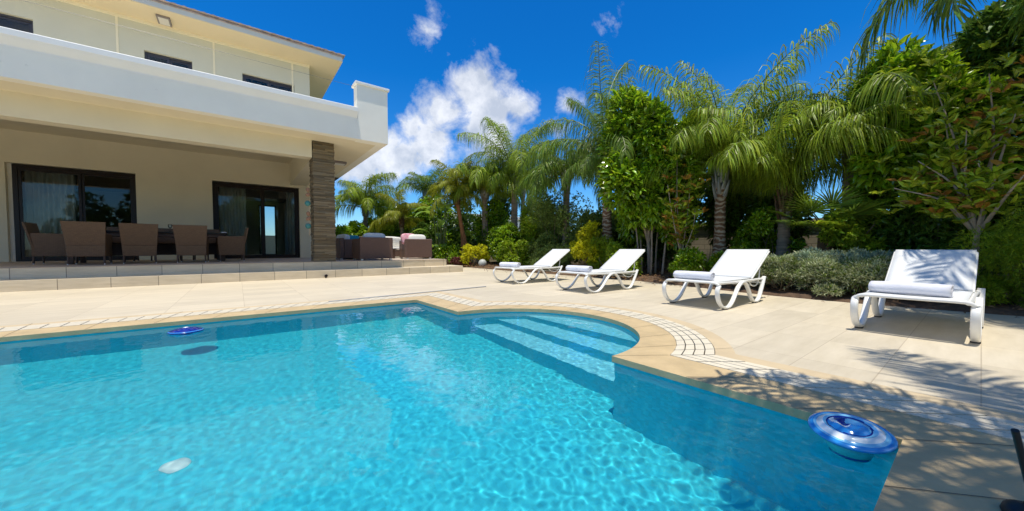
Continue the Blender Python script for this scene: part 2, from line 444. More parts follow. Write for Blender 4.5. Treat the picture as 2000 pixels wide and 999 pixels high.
# edge steps of coping, drain grating and outer border
C0 = (0, 0); C1 = (.31, .25); C2 = (.56, .50); C3 = (.69, .62)
def strip(mb, ca, cb, za, zb, mi=0):
    A, B = contour(*ca, za), contour(*cb, zb); n = len(A)
    mb.add(A+B, [(i, (i+1) % n, n+(i+1) % n, n+i) for i in range(n)], mi)
def loopat(ca, z): return contour(*ca, z)
cp = MB()
strip(cp, (-.012, -.012), C1, .004, .004); strip(cp, (-.012, -.012), (-.012, -.012), .004, -.035); strip(cp, (-.012, -.012), (.05, .05), -.035, -.035)
strip(cp, C1, C1, .004, -.05)
# joints of the coping stones
def joint(mb, ca, cb, idx, z, w=.003, mi=1):
    A, B = contour(*ca, z), contour(*cb, z)
    for i in idx:
        a, b = Vector(A[i]), Vector(B[i]); t = (b-a).normalized(); s = Vector((-t.y, t.x, 0))*w/2
        mb.add([a-s, a+s, b+s, b-s], [(0, 1, 2, 3)], mi)
joint(cp, (-.01, -.01), (.305, .245), list(range(2, 30, 2)) + [30, 33, 36, 38] + list(range(42, 86, 5)) + [86, 89, 92, 94] + list(range(96, 120, 3)), .0065)
cpo = cp.build('pool_coping', ['coping', 'channel_dark']); tag(cpo, kind='structure')
bd = MB(); strip(bd, C2, C3, .004, .004); strip(bd, C2, C2, .004, -.05); joint(bd, C2, C3, [2, 6, 10, 14, 18, 22, 26, 32, 36, 44, 52, 60, 68, 76, 84, 90, 94, 98, 104, 110], .0065)
tag(bd.build('deck_border', ['coping_light', 'channel_dark']), kind='structure')
gr = MB(); strip(gr, (C1[0], C1[1]), (C2[0], C2[1]), -.022, -.022, 1)
# white grating bars, laid as rows of short blocks along the outline
def grate_rows():
    rows = 4
    for r_ in range(rows):
        f0 = (r_+.06)/rows; f1 = (r_+.94)/rows
        lo = (C1[0]+(C2[0]-C1[0])*f0, C1[1]+(C2[1]-C1[1])*f0); hi = (C1[0]+(C2[0]-C1[0])*f1, C1[1]+(C2[1]-C1[1])*f1)
        A, B = contour(*lo, .006), contour(*hi, .006); n = len(A)
        for i in range(n-1):
            a0, a1, b0, b1 = Vector(A[i]), Vector(A[i+1]), Vector(B[i]), Vector(B[i+1])
            L = ((a1-a0).length+(b1-b0).length)/2
            k = max(1, round(L/.13)) if L > .2 else (1 if (i % 2 == 0 or L > .1) else 0)
            if k == 0: continue
            span = 1 if L > .1 else 2
            if span == 2 and i+2 < n: a1, b1 = Vector(A[i+2]), Vector(B[i+2])
            for q in range(k):
                t0 = (q+.04)/k; t1 = (q+.96)/k
                c = [a0.lerp(a1, t0), a0.lerp(a1, t1), b0.lerp(b1, t1), b0.lerp(b1, t0)]
                d = [Vector((p.x, p.y, -.02)) for p in c]
                gr.add(c+d, [(0, 1, 2, 3), (0, 4, 5, 1), (1, 5, 6, 2), (2, 6, 7, 3), (3, 7, 4, 0)], 0)
grate_rows()
tag(gr.build('pool_grating', ['grating_white', 'channel_dark']), kind='structure')
# ------------------------------------------------------------------ deck and ground
BED = [(7.05, 13.6), (6.98, 10.9), (7.0, 7.0), (7.05, 4.6), (6.75, 3.2), (6.47, 1.96), (6.45, .85), (6.6, -.3), (6.6, -7)]
def sheet(name, outer, hole, z, m, kind='structure'):
    loops = [[Vector((*p[:2], 0)) for p in outer], [Vector((*p[:2], 0)) for p in hole]]
    tri = tessellate_polygon(loops); pts = [p for l in loops for p in l]
    mb = MB(); mb.add([(p.x, p.y, z) for p in pts], [tuple(t) for t in tri])
    return tag(mb.build(name, m), kind=kind)
deck_outer = [(-16, 9.9), (5.0, 9.9), (5.6, 13.6)] + BED + [(-16, -7)]
sheet('pool_deck', deck_outer, contour(*C3), 0, 'deck_tile')
BIG = [(-400, -400), (400, -400), (400, 400), (-400, 400)]
sheet('ground', BIG, [(-15, -6.5), (-15, 9.0), (6.2, 9.0), (6.2, -6.5)], -.02, 'grass_ground')
bs = MB()
inner = smooth_path([(x+.0, y, .0) for x, y in BED], 6)
prof = [(-.0, -.03), (.04, .03), (.5, .09), (1.5, .12), (3.6, .12)]
n = len(inner); vs = []
for p in inner:
    for (d, z) in prof: vs.append((p.x+d, p.y, z + .012*math.sin(p.y*9)*(d > 0)))
k = len(prof)
bs.add(vs, [(i*k+j, i*k+j+1, (i+1)*k+j+1, (i+1)*k+j) for i in range(n-1) for j in range(k-1)])
tag(bs.build('planting_bed', 'soil', smooth=True), kind='structure')
# ------------------------------------------------------------------ pool shell, steps, water
def poolmat(name, col, var=.1):
    m = bpy.data.materials.new(name); m.use_nodes = True; t = m.node_tree; b = t.nodes['Principled BSDF']
    b.inputs['Roughness'].default_value = .6
    tcn = t.nodes.new('ShaderNodeTexCoord')
    v = t.nodes.new('ShaderNodeTexVoronoi'); v.distance = 'CHEBYCHEV'; v.inputs['Randomness'].default_value = 0; v.inputs['Scale'].default_value = 40
    t.links.new(tcn.outputs['Object'], v.inputs['Vector'])
    r = t.nodes.new('ShaderNodeHueSaturation'); wnz = t.nodes.new('ShaderNodeTexWhiteNoise')
    t.links.new(v.outputs['Position'], wnz.inputs['Vector'])
    mr = t.nodes.new('ShaderNodeMapRange'); mr.inputs['To Min'].default_value = 1-var; mr.inputs['To Max'].default_value = 1+var
    t.links.new(wnz.outputs['Value'], mr.inputs[0]); t.links.new(mr.outputs[0], r.inputs['Value'])
    r.inputs['Color'].default_value = (*col, 1); t.links.new(r.outputs[0], b.inputs['Base Color'])
    MATS[name] = m
poolmat('pool_mosaic', (.018, .49, .60))
poolmat('pool_mosaic_wall', (.03, .50, .64))
poolmat('pool_mosaic_step', (.16, .60, .72))
ZF = -.93; ZW = -.045
sh = MB(); A, B = contour(0, 0, -.002), contour(0, 0, ZF); n = len(A)
sh.add(A+B, [(i, (i+1) % n, n+(i+1) % n, n+i) for i in range(n)], 1)
tri = tessellate_polygon([[Vector((p[0], p[1], 0)) for p in B]])
sh.add(B, [tuple(t) for t in tri], 0)
shell = sh.build('pool_basin', ['pool_mosaic', 'pool_mosaic_wall']); tag(shell, kind='structure')
def stepslab(xe, z0, z1):
    """step filling the bay for X > xe"""
    pts = [(xe, YC - math.sqrt(RB**2-(xe-X0)**2)*.999)]
    a1 = math.acos((xe-X0)/RB)
    for k in range(1, 24):
        a = -a1 + 2*a1*k/24; pts.append((X0+RB*.999*math.cos(a), YC+RB*.999*math.sin(a)))
    pts.append((xe, YC + math.sqrt(RB**2-(xe-X0)**2)*.999))
    nf = len(st.f); st.prism(pts, 'z', z0, z1)
    for q in range(nf, len(st.f)-2): st.m[q] = 1
st = MB(); stepslab(2.72, -.42, -.20); stepslab(2.45, -.63, -.42); stepslab(2.17, ZF+.002, -.63)
steps = st.build('pool_steps', ['pool_mosaic_step', 'pool_mosaic_wall']); tag(steps, kind='structure')
# water surface: a real rippled sheet
def water():
    nx, ny = 760, 480
    xs = np.linspace(XL, 3.12, nx); ys = np.linspace(.10, 4.87, ny)
    X, Y = np.meshgrid(xs, ys)
    rng = np.random.default_rng(7); Z = np.zeros_like(X)
    for i in range(80):
        lam = math.exp(rng.uniform(math.log(.036), math.log(.22))); a = rng.uniform(0, 2*math.pi)
        amp = .00017*(lam/.3)**1.05
        kx, ky = math.cos(a)*2*math.pi/lam, math.sin(a)*2*math.pi/lam
        Z += amp*np.sin(kx*X+ky*Y+rng.uniform(0, 6.28) + .8*np.sin(X*1.3+i)+.8*np.sin(Y*1.7+2*i))
    Z *= .42 + .58/(1+np.exp(-(X*1.1-Y*1.0+.35+.5*np.sin(X*1.9+Y)+.35*np.sin(Y*2.7-X*1.1))*1.6))
    V = np.stack([X.ravel(), Y.ravel(), (ZW+Z).ravel()], 1)
    i, j = np.meshgrid(np.arange(nx-1), np.arange(ny-1)); a = (j*nx+i).ravel()
    F = np.stack([a, a+1, a+nx+1, a+nx], 1)
    return npmesh('pool_water', V, F, 'water', smooth=True)
m = bpy.data.materials.new('water'); m.use_nodes = True; t = m.node_tree
t.nodes.remove(t.nodes['Principled BSDF'])
g = t.nodes.new('ShaderNodeBsdfGlass'); g.inputs['IOR'].default_value = 1.333; g.inputs['Roughness'].default_value = 0; g.inputs['Color'].default_value = (.96, 1, 1, 1)
t.links.new(g.outputs[0], t.nodes['Material Output'].inputs[0]); MATS['water'] = m
wat = water(); tag(wat, kind='structure')
wat.cycles.is_caustics_caster = True
for o in (shell, steps): o.cycles.is_caustics_receiver = True
# ------------------------------------------------------------------ terrace with two steps
tr = MB()
tr.box(-15, 5.55, 9.77, 10.6, -.02, .187, 0)
trt = tr.build('terrace_steps', 'step_tile', bevel=.004); tag(trt, kind='structure')
t2 = MB()
t2.prism([(-15, 10.2), (5.2, 10.2), (5.2, 14.6), (3.2, 14.6), (3.2, 22.5), (-15, 22.5)], 'z', -.02, .38, 0)
tr2 = t2.build('terrace', 'step_tile'); tag(tr2, kind='structure')
t3 = MB(); t3.prism([(-15, 10.192), (5.208, 10.192), (5.208, 14.61), (2.3, 14.61), (2.3, 15.09), (-15, 15.09)], 'z', .381, .385)
tag(t3.build('terrace_floor', 'terrace_tile'), kind='structure')
# ------------------------------------------------------------------ villa
H = thing('villa', 'two storey cream villa with a white balcony over its covered terrace', 'house', (-4, 15.2, 0))
def wall_y(mb, y0, y1, x0, x1, z0, z1, holes, mi=0):
    """wall in the xz plane with rectangular holes (x0,x1,z0,z1), sorted by x"""
    x = x0
    for (a, b, c, d) in holes:
        if a > x: mb.box(x, a, y0, y1, z0, z1, mi)
        if c > z0: mb.box(a, b, y0, y1, z0, c, mi)
        if d < z1: mb.box(a, b, y0, y1, d, z1, mi)
        x = b
    mb.box(x, x1, y0, y1, z0, z1, mi)
ZT = .385
D1 = (-4.66, -2.34, ZT, 2.92); D2 = (-.62, 1.81, ZT, 2.92)
w = MB(); wall_y(w, 15.1, 15.4, -15, 2.22, .38, 3.75, [D1, D2])
w.build('wall', 'plaster_cream', H)
w = MB(); wall_y(w, 22.2, 22.5, -15, 2.22, .38, 3.75, [(.87, 1.60, .45, 2.92)]); w.box(1.95, 2.22, 15.4, 22.2, .38, 3.75)
w.build('rear_wall', 'plaster_cream', H)
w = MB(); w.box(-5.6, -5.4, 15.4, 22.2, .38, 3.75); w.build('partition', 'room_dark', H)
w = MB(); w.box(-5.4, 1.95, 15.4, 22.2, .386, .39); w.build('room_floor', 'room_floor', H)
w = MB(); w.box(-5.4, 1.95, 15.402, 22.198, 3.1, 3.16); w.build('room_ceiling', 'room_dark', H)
WU = [(-5.6, -4.1, 4.4, 6.66), (-2.07, -1.01, 4.4, 6.56), (.24, 1.73, 4.4, 6.57)]
w = MB(); wall_y(w, 15.1, 15.35, -15, 2.214, 3.9, 7.397, WU); w.box(1.96, 2.214, 15.35, 23, 3.9, 7.397); w.box(-15, 1.96, 15.9, 16.0, 3.9, 7.39, 0)
w.build('upper_wall', 'plaster_upper', H)
w = MB()
for x in (-6.7, -2.6, -.48, 1.68): w.box(x-.025, x+.025, 15.085, 15.1, 3.9, 7.31)
w.box(-15, 2.22, 15.06, 15.1, 7.31, 7.396)
w.build('wall_strip', 'strip_cream', H)
# slab, beam, ceiling
w = MB(); w.box(-15, 3.164, 9.491, 10.3, 3.447, 3.6); w.box(2.05, 3.164, 10.3, 15.8, 3.447, 3.6); w.box(-15, 3.16, 9.70, 15.1, 3.75, 3.9); w.box(2.22, 3.17, 15.1, 19, 3.446, 3.9)
w.build('balcony_slab', 'plaster_soffit', H)
w = MB(); w.box(-15, 1.53, 10.3, 10.62, 3.015, 3.75); w.box(1.53, 2.049, 10.82, 15.1, 3.015, 3.75); w.box(1.53, 2.049, 10.3, 10.82, 3.45, 3.75)
w.build('beam', 'plaster_cream', H)
# parapet with coved coping
w = MB(); w.box(-15, 2.42, 9.485, 9.70, 3.446-.003, 3.93); w.box(2.95, 3.17, 9.79, 19, 3.446, 4.1)
w.build('parapet', 'plaster_white', H)
w = MB()
pr = [(9.485, 3.931), (9.478, 3.955), (9.455, 3.985), (9.425, 4.02), (9.40, 4.05), (9.385, 4.075), (9.375, 4.08), (9.375, 4.175), (9.385, 4.186), (9.76, 4.186), (9.76, 3.931)]
w.prism(pr, 'x', -15, 2.415)
w.build('parapet_coping', 'cap_white', H)
for (x, z) in ((-2.92, 3.68), (-2.66, 3.69), (-1.15, 3.70)):
    w = MB(); w.lathe([(0, -.012), (.009, -.012), (.011, .002)], (x, 9.484, z), 10, M=Matrix.Rotation(R(90), 3, 'X')); w.build('weep_hole', 'lamp_grey', H)
w = MB(); w.box(2.42, 3.172, 9.482, 9.78, 3.442, 4.79); w.build('parapet_pier', 'plaster_white', H)
w = MB(); w.box(2.375, 3.215, 9.435, 9.83, 4.79, 4.852); w.build('pier_cap', 'cap_white', H, bevel=.012)
w = MB(); w.tube([(-15, 9.62, 4.77), (2.42, 9.62, 4.77)], .003, 6); w.build('balcony_wire', 'frame_grey', H)
# stone column
c = MB(); rr = random.Random(4); z = .386
while z < 3.44:
    h = rr.uniform(.016, .042); z1 = min(z+h, 3.444)
    j = [rr.uniform(-.012, .012) for _ in range(4)]
    k = 0; x = 1.545+j[0]
    while x < 2.03:
        L = rr.uniform(.22, .55); xe = min(x+L, 2.045+j[1]) if x+L < 1.96 else 2.045+j[1]
        c.box(x, xe-.002, 10.29+rr.uniform(-.012, .012), 10.5, z, z1-.0015); x = xe
        if xe >= 2.045+j[1]-1e-6: break
    c.box(1.545+j[2], 2.045+j[3], 10.5, 10.80, z, z1-.0015)
    z = z1
c.box(1.57, 2.02, 10.32, 10.78, .386, 3.445)
c.build('stone_column', 'stack_stone', H)
# roof with eaves
XE, YE, ZE = 3.122, 14.085, 7.397
w = MB(); w.box(-15, XE, YE, 26, ZE, 7.44, 0); w.box(-15, XE, YE-.001, YE+.12, 7.42, 7.56, 1); w.box(XE-.12, XE+.001, YE, 26, 7.42, 7.56, 1)
w.build('eave', ['eave_peach', 'fascia'], H)
def rooftiles():
    pit = .3; per = .215; n = 8
    V = []; F = []; 
    def sheet_(nu, nv, fn):
        o = len(V)
        for a in range(nu+1):
            for b in range(nv+1): V.append(fn(a, b))
        for a in range(nu):
            for b in range(nv):
                q = o+a*(nv+1)+b; F.append((q, q+1, q+nv+2, q+nv+1))
    def prof(s, d):
        u = (s/per) % 1
        return .055*abs(math.cos(math.pi*u))**.7 + .016*(1-((d/.33) % 1))
    nx = int(18.2/per*n)
    lv = [0, .32, .331, .65, .661, .98, .991, 1.31, 1.321, 1.64, 1.651, 3, 5.5]
    def front(a, b):
        x = -15+18.2*a/nx; d = min(lv[b], 5.5); xr = min(x, XE+.06-0)
        dd = d
        lim = XE+.06-x
        return (x if lim > d else XE+.06-d if False else x, YE-.06+min(d, 99), 7.575+pit*min(d, max(0, lim))+prof(x, d))
    sheet_(nx, len(lv)-1, front)
    ny = int(10/per*n)
    def side(a, b):
        y = YE-.06+10*a/ny; d = lv[b]; lim = y-(YE-.06)
        return (XE+.06-d, y, 7.577+pit*min(d, max(0, lim))+prof(y, d))
    sheet_(ny, len(lv)-1, side)
    o = npmesh('roof_tiles', np.array(V)-np.array(H.location), np.array(F), 'roof_tile', H)
    m_ = o.modifiers.new('s', 'SOLIDIFY'); m_.thickness = .02; m_.offset = 0
rooftiles()
w = MB(); w.box(-15, XE+.03, YE-.03, YE+.1, 7.558, 7.585); w.box(XE-.1, XE+.03, YE, 24, 7.558, 7.585)
w.build('roof_batten', 'roof_tile', H)
# windows and doors
def sliding(name, x0, x1, z0, z1, y, fm, split, lab=None, thick=.07, glass='pane_glass'):
    f = MB(); T = thick
    f.box(x0, x0+T, y, y+.1, z0, z1); f.box(x1-T, x1, y, y+.1, z0, z1)
    f.box(x0+T, x1-T, y, y+.1, z1-T, z1); f.box(x0+T, x1-T, y, y+.1, z0, z0+T*.7)
    d = f.build(name, fm, H, bevel=.004)
    if lab: d['label'] = lab
    for i, (a, b) in enumerate(zip([x0+T]+split, split+[x1-T])):
        s = MB(); yy = y+.02+.03*(i % 2); t = .055
        s.box(a, a+t, yy, yy+.03, z0+T*.7, z1-T); s.box(b-t, b, yy, yy+.03, z0+T*.7, z1-T)
        s.box(a+t, b-t, yy, yy+.03, z1-T-t, z1-T); s.box(a+t, b-t, yy, yy+.03, z0+T*.7, z0+T*.7+t)
        s.build('sash', fm, d)
        p = MB(); p.box(a+t, b-t, yy+.012, yy+.018, z0+T*.7+t, z1-T-t); p.build('pane', glass, d)
    return d
sliding('terrace_door', -4.585, -2.34, ZT, 2.90, 15.2, 'frame_brown', [-3.42], 'dark brown sliding glass door behind the left dining chairs', .09)
sliding('terrace_door', -.62, 1.81, ZT, 2.90, 15.2, 'frame_brown', [.72], 'dark brown sliding glass door beside the stone column', .09)
for (a, b, c_, d_) in WU: sliding('upper_window', a, b, c_, d_, 15.2, 'frame_grey', [(a+b)/2], None, .05)
w = MB(); w.box(-4.66, -4.585, 15.22, 15.4, ZT, 2.92); w.build('door_jamb', 'plaster_white', H)
w = MB(); wall = w.box(.87, .93, 22.15, 22.2, .45, 2.92); w.box(1.54, 1.6, 22.15, 22.2, .45, 2.92); w.box(.93, 1.54, 22.15, 22.2, 2.86, 2.92); w.box(.935, .98, 22.15, 22.2, .45, 2.86)
w.build('rear_window', 'frame_brown', H)
def lampbox(name, x0, x1, y0, y1, zt, h, lab):
    w = MB(); w.box(x0, x1, y0, y1, zt-h, zt-.002); o = w.build(name, 'lamp_grey', H, bevel=.01); o['label'] = lab
    w = MB(); w.box(x0+.04, x1-.04, y0+.04, y1-.04, zt-h-.006, zt-h+.01); w.build('lens', 'lamp_glass', o)
lampbox('eave_lamp', -1.72, -1.42, 14.42, 14.9, ZE, .06, 'square grey lamp under the roof eave')
lampbox('soffit_lamp', 2.3, 2.78, 12.2, 12.5, 3.446, .07, 'grey lamp under the balcony beside the column')
for x in (-2.9, .3):
    w = MB(); w.lathe([(0, 3.735), (.09, 3.735), (.1, 3.75)], (x, 12.6, 0), 16); w.build('ceiling_lamp', 'lamp_grey', H)
# curtains inside the rooms
def curtain(x0, x1, y, z0, z1, m, label, n=None, amp=.045):
    V = []; F = []; k = int((x1-x0)/.012)
    for i in range(k+1):
        x = x0+(x1-x0)*i/k
        yy = amp*math.sin(x*62+1.3*math.sin(x*9))+.02*math.sin(x*17)
        for z in (z0, (z0+z1)/2, z1): V.append((x, y+yy*(1.15 if z == z0 else 1), z))
    for i in range(k):
        for j in range(2): q = i*3+j; F.append((q, q+3, q+4, q+1))
    o = npmesh('curtain', np.array(V), np.array(F), m, smooth=True); tag(o, label, 'curtain', 'curtains behind the villa glass')
    md = o.modifiers.new('s', 'SOLIDIFY'); md.thickness = .004
curtain(-4.50, -3.62, 15.62, .42, 3.05, 'curtain', 'pale curtain at the left end of the left terrace door')
curtain(-.45, .25, 15.62, .42, 3.05, 'curtain', 'pale curtain behind the left pane of the door beside the column')
curtain(1.45, 1.78, 15.6, .42, 3.05, 'curtain', 'narrow pale curtain at the right end of the door beside the column')
curtain(-2.03, -1.05, 15.55, 4.4, 6.7, 'curtain_blue', 'teal curtain in the middle upper window')
curtain(.28, 1.70, 15.55, 4.4, 6.7, 'curtain', 'pale curtain in the upper window nearest the house corner')
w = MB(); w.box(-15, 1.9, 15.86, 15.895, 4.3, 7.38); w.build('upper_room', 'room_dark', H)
# step light
sl_ = thing('step_light', 'small black spot light mounted on the lower terrace step', 'light', (1.7, 9.77, .07))
w = MB(); w.lathe([(0, 0), (.035, 0), (.035, .05), (.028, .055), (.025, .045), (0, .045)], (1.7, 9.74, .045), 14, M=Matrix.Rotation(R(75), 3, 'X')); w.build('lamp_head', 'frame_brown', sl_, smooth=True, angle=40)
w = MB(); w.box(1.685, 1.715, 9.73, 9.768, .0, .05); w.build('bracket', 'frame_brown', sl_)
# hanging buoy ornament on the column
mat('rope', (.55, .4, .25), .9); mat('buoy_teal', (.04, .20, .20), .5); mat('buoy_red', (.26, .14, .08), .6)
orn = thing('buoy_string', 'string of shells and teal glass floats hanging on the left side of the stone column', 'ornament', (1.44, 10.35, 2.4))
w = MB(); w.tube([(1.455, 10.36, 2.35), (1.45, 10.35, 1.8), (1.455, 10.35, 1.05)], .008, 6); w.build('rope', 'rope', orn)
for i, z in enumerate((2.2, 2.08, 1.86, 1.6, 1.48, 1.29)):
    w = MB()
    if i in (2, 5): w.ellipsoid((1.42, 10.33, z), (.065, .065, .07), 8); w.build('glass_float', 'buoy_teal', orn, smooth=True)
    else: w.ellipsoid((1.43, 10.33, z), (.045, .03, .06), 6, M=Matrix.Rotation(i, 3, 'Y'), p=.8); w.build('shell', 'buoy_red', orn, smooth=True)
# ------------------------------------------------------------------ sun loungers
mat('lounger_white', (.80, .80, .77), .35, coat=.2)
def slingmat():
    m = mat('sling', (.80, .81, .80), .7)
    t = m.node_tree; b = t.nodes['Principled BSDF']; tcn = t.nodes.new('ShaderNodeTexCoord')
    wv = t.nodes.new('ShaderNodeTexChecker'); wv.inputs['Scale'].default_value = 260
    wv.inputs['Color1'].default_value = (.84, .85, .84, 1); wv.inputs['Color2'].default_value = (.66, .68, .68, 1)
    t.links.new(tcn.outputs['Object'], wv.inputs[0]); t.links.new(wv.outputs[0], b.inputs['Base Color'])
    tr = t.nodes.new('ShaderNodeBsdfTranslucent'); tr.inputs[0].default_value = (.8, .82, .82, 1); mx = t.nodes.new('ShaderNodeMixShader'); mx.inputs[0].default_value = .12
    t.links.new(b.outputs[0], mx.inputs[1]); t.links.new(tr.outputs[0], mx.inputs[2]); t.links.new(mx.outputs[0], t.nodes['Material Output'].inputs[0])
slingmat()
mat('rubber', (.05, .05, .05), .7)
mat('towel', (.80, .80, .86), .95, bump=.8, bscale=220)
def make_lounger():
    r = thing('sun_lounger', '', 'sun lounger', (0, 0, 0), 0, 'white sun loungers along the planting bed')
    side = [(.02, .285), (-.015, .24), (-.01, .17), (.03, .10), (.10, .045), (.20, .018), (.30, .03), (.39, .085), (.47, .165), (.55, .245), (.63, .288), (.70, .296), (.77, .275), (.85, .20), (.92, .11), (.99, .045), (1.08, .018), (1.17, .03), (1.24, .09), (1.30, .18), (1.36, .28), (1.39, .335)]
    # one bent tube: rear post left, waves, front bar, waves, rear post right
    L = [(x, .325, z) for x, z in side]; Rr = [(x, -.325, z) for x, z in side]
    bar = [(.02, .315, .30), (.012, .285, .318), (.005, .22, .322), (0, .1, .322), (0, -.1, .322), (.005, -.22, .322), (.012, -.285, .318), (.02, -.315, .30)]
    path = L[::-1] + bar + Rr
    P = smooth_path(path, 5)
    mb = MB()
    # flat section: wide across the lounger on the legs
    n = 10; pv = []; Tn = len(P)
    for i, p in enumerate(P):
        T = (P[min(i+1, Tn-1)] - P[max(i-1, 0)]).normalized()
        wside = Vector((0, 1, 0))
        k = abs(T.y); a = Vector((0, 1, 0))*(1-k) + Vector((1, 0, 0))*k*(1 if True else 1)
        a = (a - T*a.dot(T)).normalized(); b = T.cross(a).normalized()
        for q in range(n):
            w_ = 2*math.pi*(q+.5)/n; cs, sn = math.cos(w_), math.sin(w_)
            cs = math.copysign(abs(cs)**.7, cs); sn = math.copysign(abs(sn)**.7, sn)
            pv.append(p + a*cs*.026 + b*sn*.0145)
    fs = [(i*n+k, i*n+(k+1) % n, (i+1)*n+(k+1) % n, (i+1)*n+k) for i in range(Tn-1) for k in range(n)]
    fs += [tuple(range(n)), tuple((Tn-1)*n+k for k in range(n))]
    mb.add(pv, fs); mb.build('leg_frame', 'lounger_white', r, smooth=True)
    rl = MB()
    for s in (-1, 1):
        rl.tube([(.03, s*.292, .31), (.5, s*.292, .302), (1.06, s*.292, .300), (1.395, s*.305, .305)], .016, 8, flat=1.3)
    rl.tube([(1.33, -.32, .255), (1.33, .32, .255)], .012, 8); rl.tube([(.70, -.3, .285), (.70, .3, .285)], .012, 8); rl.tube([(1.06, -.29, .285), (1.06, .29, .285)], .012, 8)
    rl.build('seat_rail', 'lounger_white', r, smooth=True, angle=60)
    # seat sling
    V = []; F = []; nx, ny = 24, 10
    for i in range(nx+1):
        for j in range(ny+1):
            x = .045+1.02*i/nx; y = -.285+.57*j/ny
            sag = -.012*math.sin(math.pi*i/nx)*math.sin(math.pi*j/ny)
            V.append((x, y, .322+sag))
    for i in range(nx):
        for j in range(ny): q = i*(ny+1)+j; F.append((q, q+1, q+ny+2, q+ny+1))
    o = npmesh('seat_sling', np.array(V), np.array(F), 'sling', r, smooth=True)
    md = o.modifiers.new('s', 'SOLIDIFY'); md.thickness = .008
    V = []; F = []; hx, hz, tx, tz = 1.07, .315, 1.70, .688
    for i in range(nx+1):
        for j in range(ny+1):
            t = i/nx; y = -.283+.566*j/ny
            d = .022*math.sin(math.pi*j/ny)*math.sin(math.pi*min(1, t*1.02))
            V.append((hx+(tx-hx)*t + d*.5, y, hz+(tz-hz)*t - d*.86 + .012))
    for i in range(nx):
        for j in range(ny): q = i*(ny+1)+j; F.append((q, q+1, q+ny+2, q+ny+1))
    o = npmesh('back_sling', np.array(V), np.array(F), 'sling', r, smooth=True)
    md = o.modifiers.new('s', 'SOLIDIFY'); md.thickness = .010
    bf = MB()
    bf.tube([(hx, -.285, hz), (tx-.02, -.285, tz-.012), (tx, -.265, tz), (tx, .265, tz), (tx-.02, .285, tz-.012), (hx, .285, hz)], .0125, 8)
    bf.build('back_frame', 'lounger_white', r, smooth=True, angle=60)
    br = MB()
    for s in (-1, 1):
        br.tube(smooth_path([(1.38, s*.27, .50), (1.37, s*.275, .40), (1.33, s*.275, .27), (1.26, s*.27, .215), (1.12, s*.27, .225), (1.02, s*.275, .28)], 4), .008, 6)
    br.tube([(1.26, -.27, .215), (1.26, .27, .215)], .008, 6)
    br.build('back_support', 'lounger_white', r, smooth=True, angle=60)
    for s in (-1, 1):
        for x in (.20, 1.08):
            f = MB(); f.box(x-.03, x+.03, s*.325-.026, s*.325+.026, 0, .012); f.build('foot_pad', 'rubber', r)
    return r
def make_towel():
    V = []; F = []; turns = 2.8; nx = 60; ny = 14; L = .47
    for i in range(nx+1):
        a = 2*math.pi*turns*i/nx; rad = .012+.050*i/nx
        if i > nx*.93: pass
        for j in range(ny+1):
            y = -L/2+L*j/ny
            q = 1+.03*math.sin(9*y+a)+.02*math.sin(23*y+3*a)
            V.append((rad*math.cos(a)*1.15*q, y + .004*math.sin(a*1.7), max(-.054, rad*math.sin(a)*.92*q)))
    for i in range(nx):
        for j in range(ny): k = i*(ny+1)+j; F.append((k, k+1, k+ny+2, k+ny+1))
    o = npmesh('rolled_towel', np.array(V), np.array(F), 'towel', smooth=True)
    md = o.modifiers.new('s', 'SOLIDIFY'); md.thickness = .012
    return o
lg = make_lounger(); tw = make_towel()
LG = [(4.36, 6.0, 0.01, 'white sun lounger farthest from the camera, beside the grey garden globe'),
      (4.37, 4.11, 0.0, 'white sun lounger second from the terrace, in front of the yellow-green shrub'),
      (4.38, 2.15, -.01, 'white sun lounger between the pool bay and the grey-green hedge'),
      (4.28, .335, -.015, 'white sun lounger nearest the camera with frond shadows on its back')]
TL = ['white rolled towel on the lounger farthest from the camera', 'white rolled towel on the second lounger from the terrace',
      'white rolled towel on the lounger by the pool bay', 'white rolled towel on the lounger nearest the camera']
TP = [(.22, .06, .3), (.24, .04, .1), (.24, .07, 0.03), (.26, .03, -.04)]
for i, (x, y, a, lab) in enumerate(LG):
    o = lg if i == 0 else copy_tree(lg, (x, y, 0), a, lab)
    o.location = (x, y, 0); o.rotation_euler.z = a; o['label'] = lab
    q = tw if i == 0 else tw.copy()
    if i: COL.objects.link(q)
    q.location = (x+TP[i][0], y+TP[i][1], .322+.060); q.rotation_euler.z = a+TP[i][2]
    tag(q, TL[i], 'towel', 'rolled towels on the loungers')
# ------------------------------------------------------------------ garden globe, pole, pool floats, drain
mat('globe_grey', (.45, .47, .45), .5, var=.08, vscale=20)
mat('pole_grey', (.42, .42, .42), .6)
g = thing('garden_globe', 'grey globe lamp on the paving behind the farthest lounger', 'lamp', (7.25, 11.3, 0))
w = MB(); w.ellipsoid((7.25, 11.3, .17), (.155, .155, .155), 12); w.build('globe', 'globe_grey', g, smooth=True)
w = MB(); w.lathe([(.07, 0), (.07, .03), (.05, .04)], (7.25, 11.3, .001), 16); w.build('base', 'lamp_grey', g)
w = MB(); w.tube([(.95, 5.28, .012), (2.3, 5.45, .012), (3.68, 5.62, .012)], .010, 8)
tag(w.build('pool_pole', 'pole_grey', smooth=True, angle=60), 'thin grey pole lying on the paving beyond the far pool corner', 'pole')
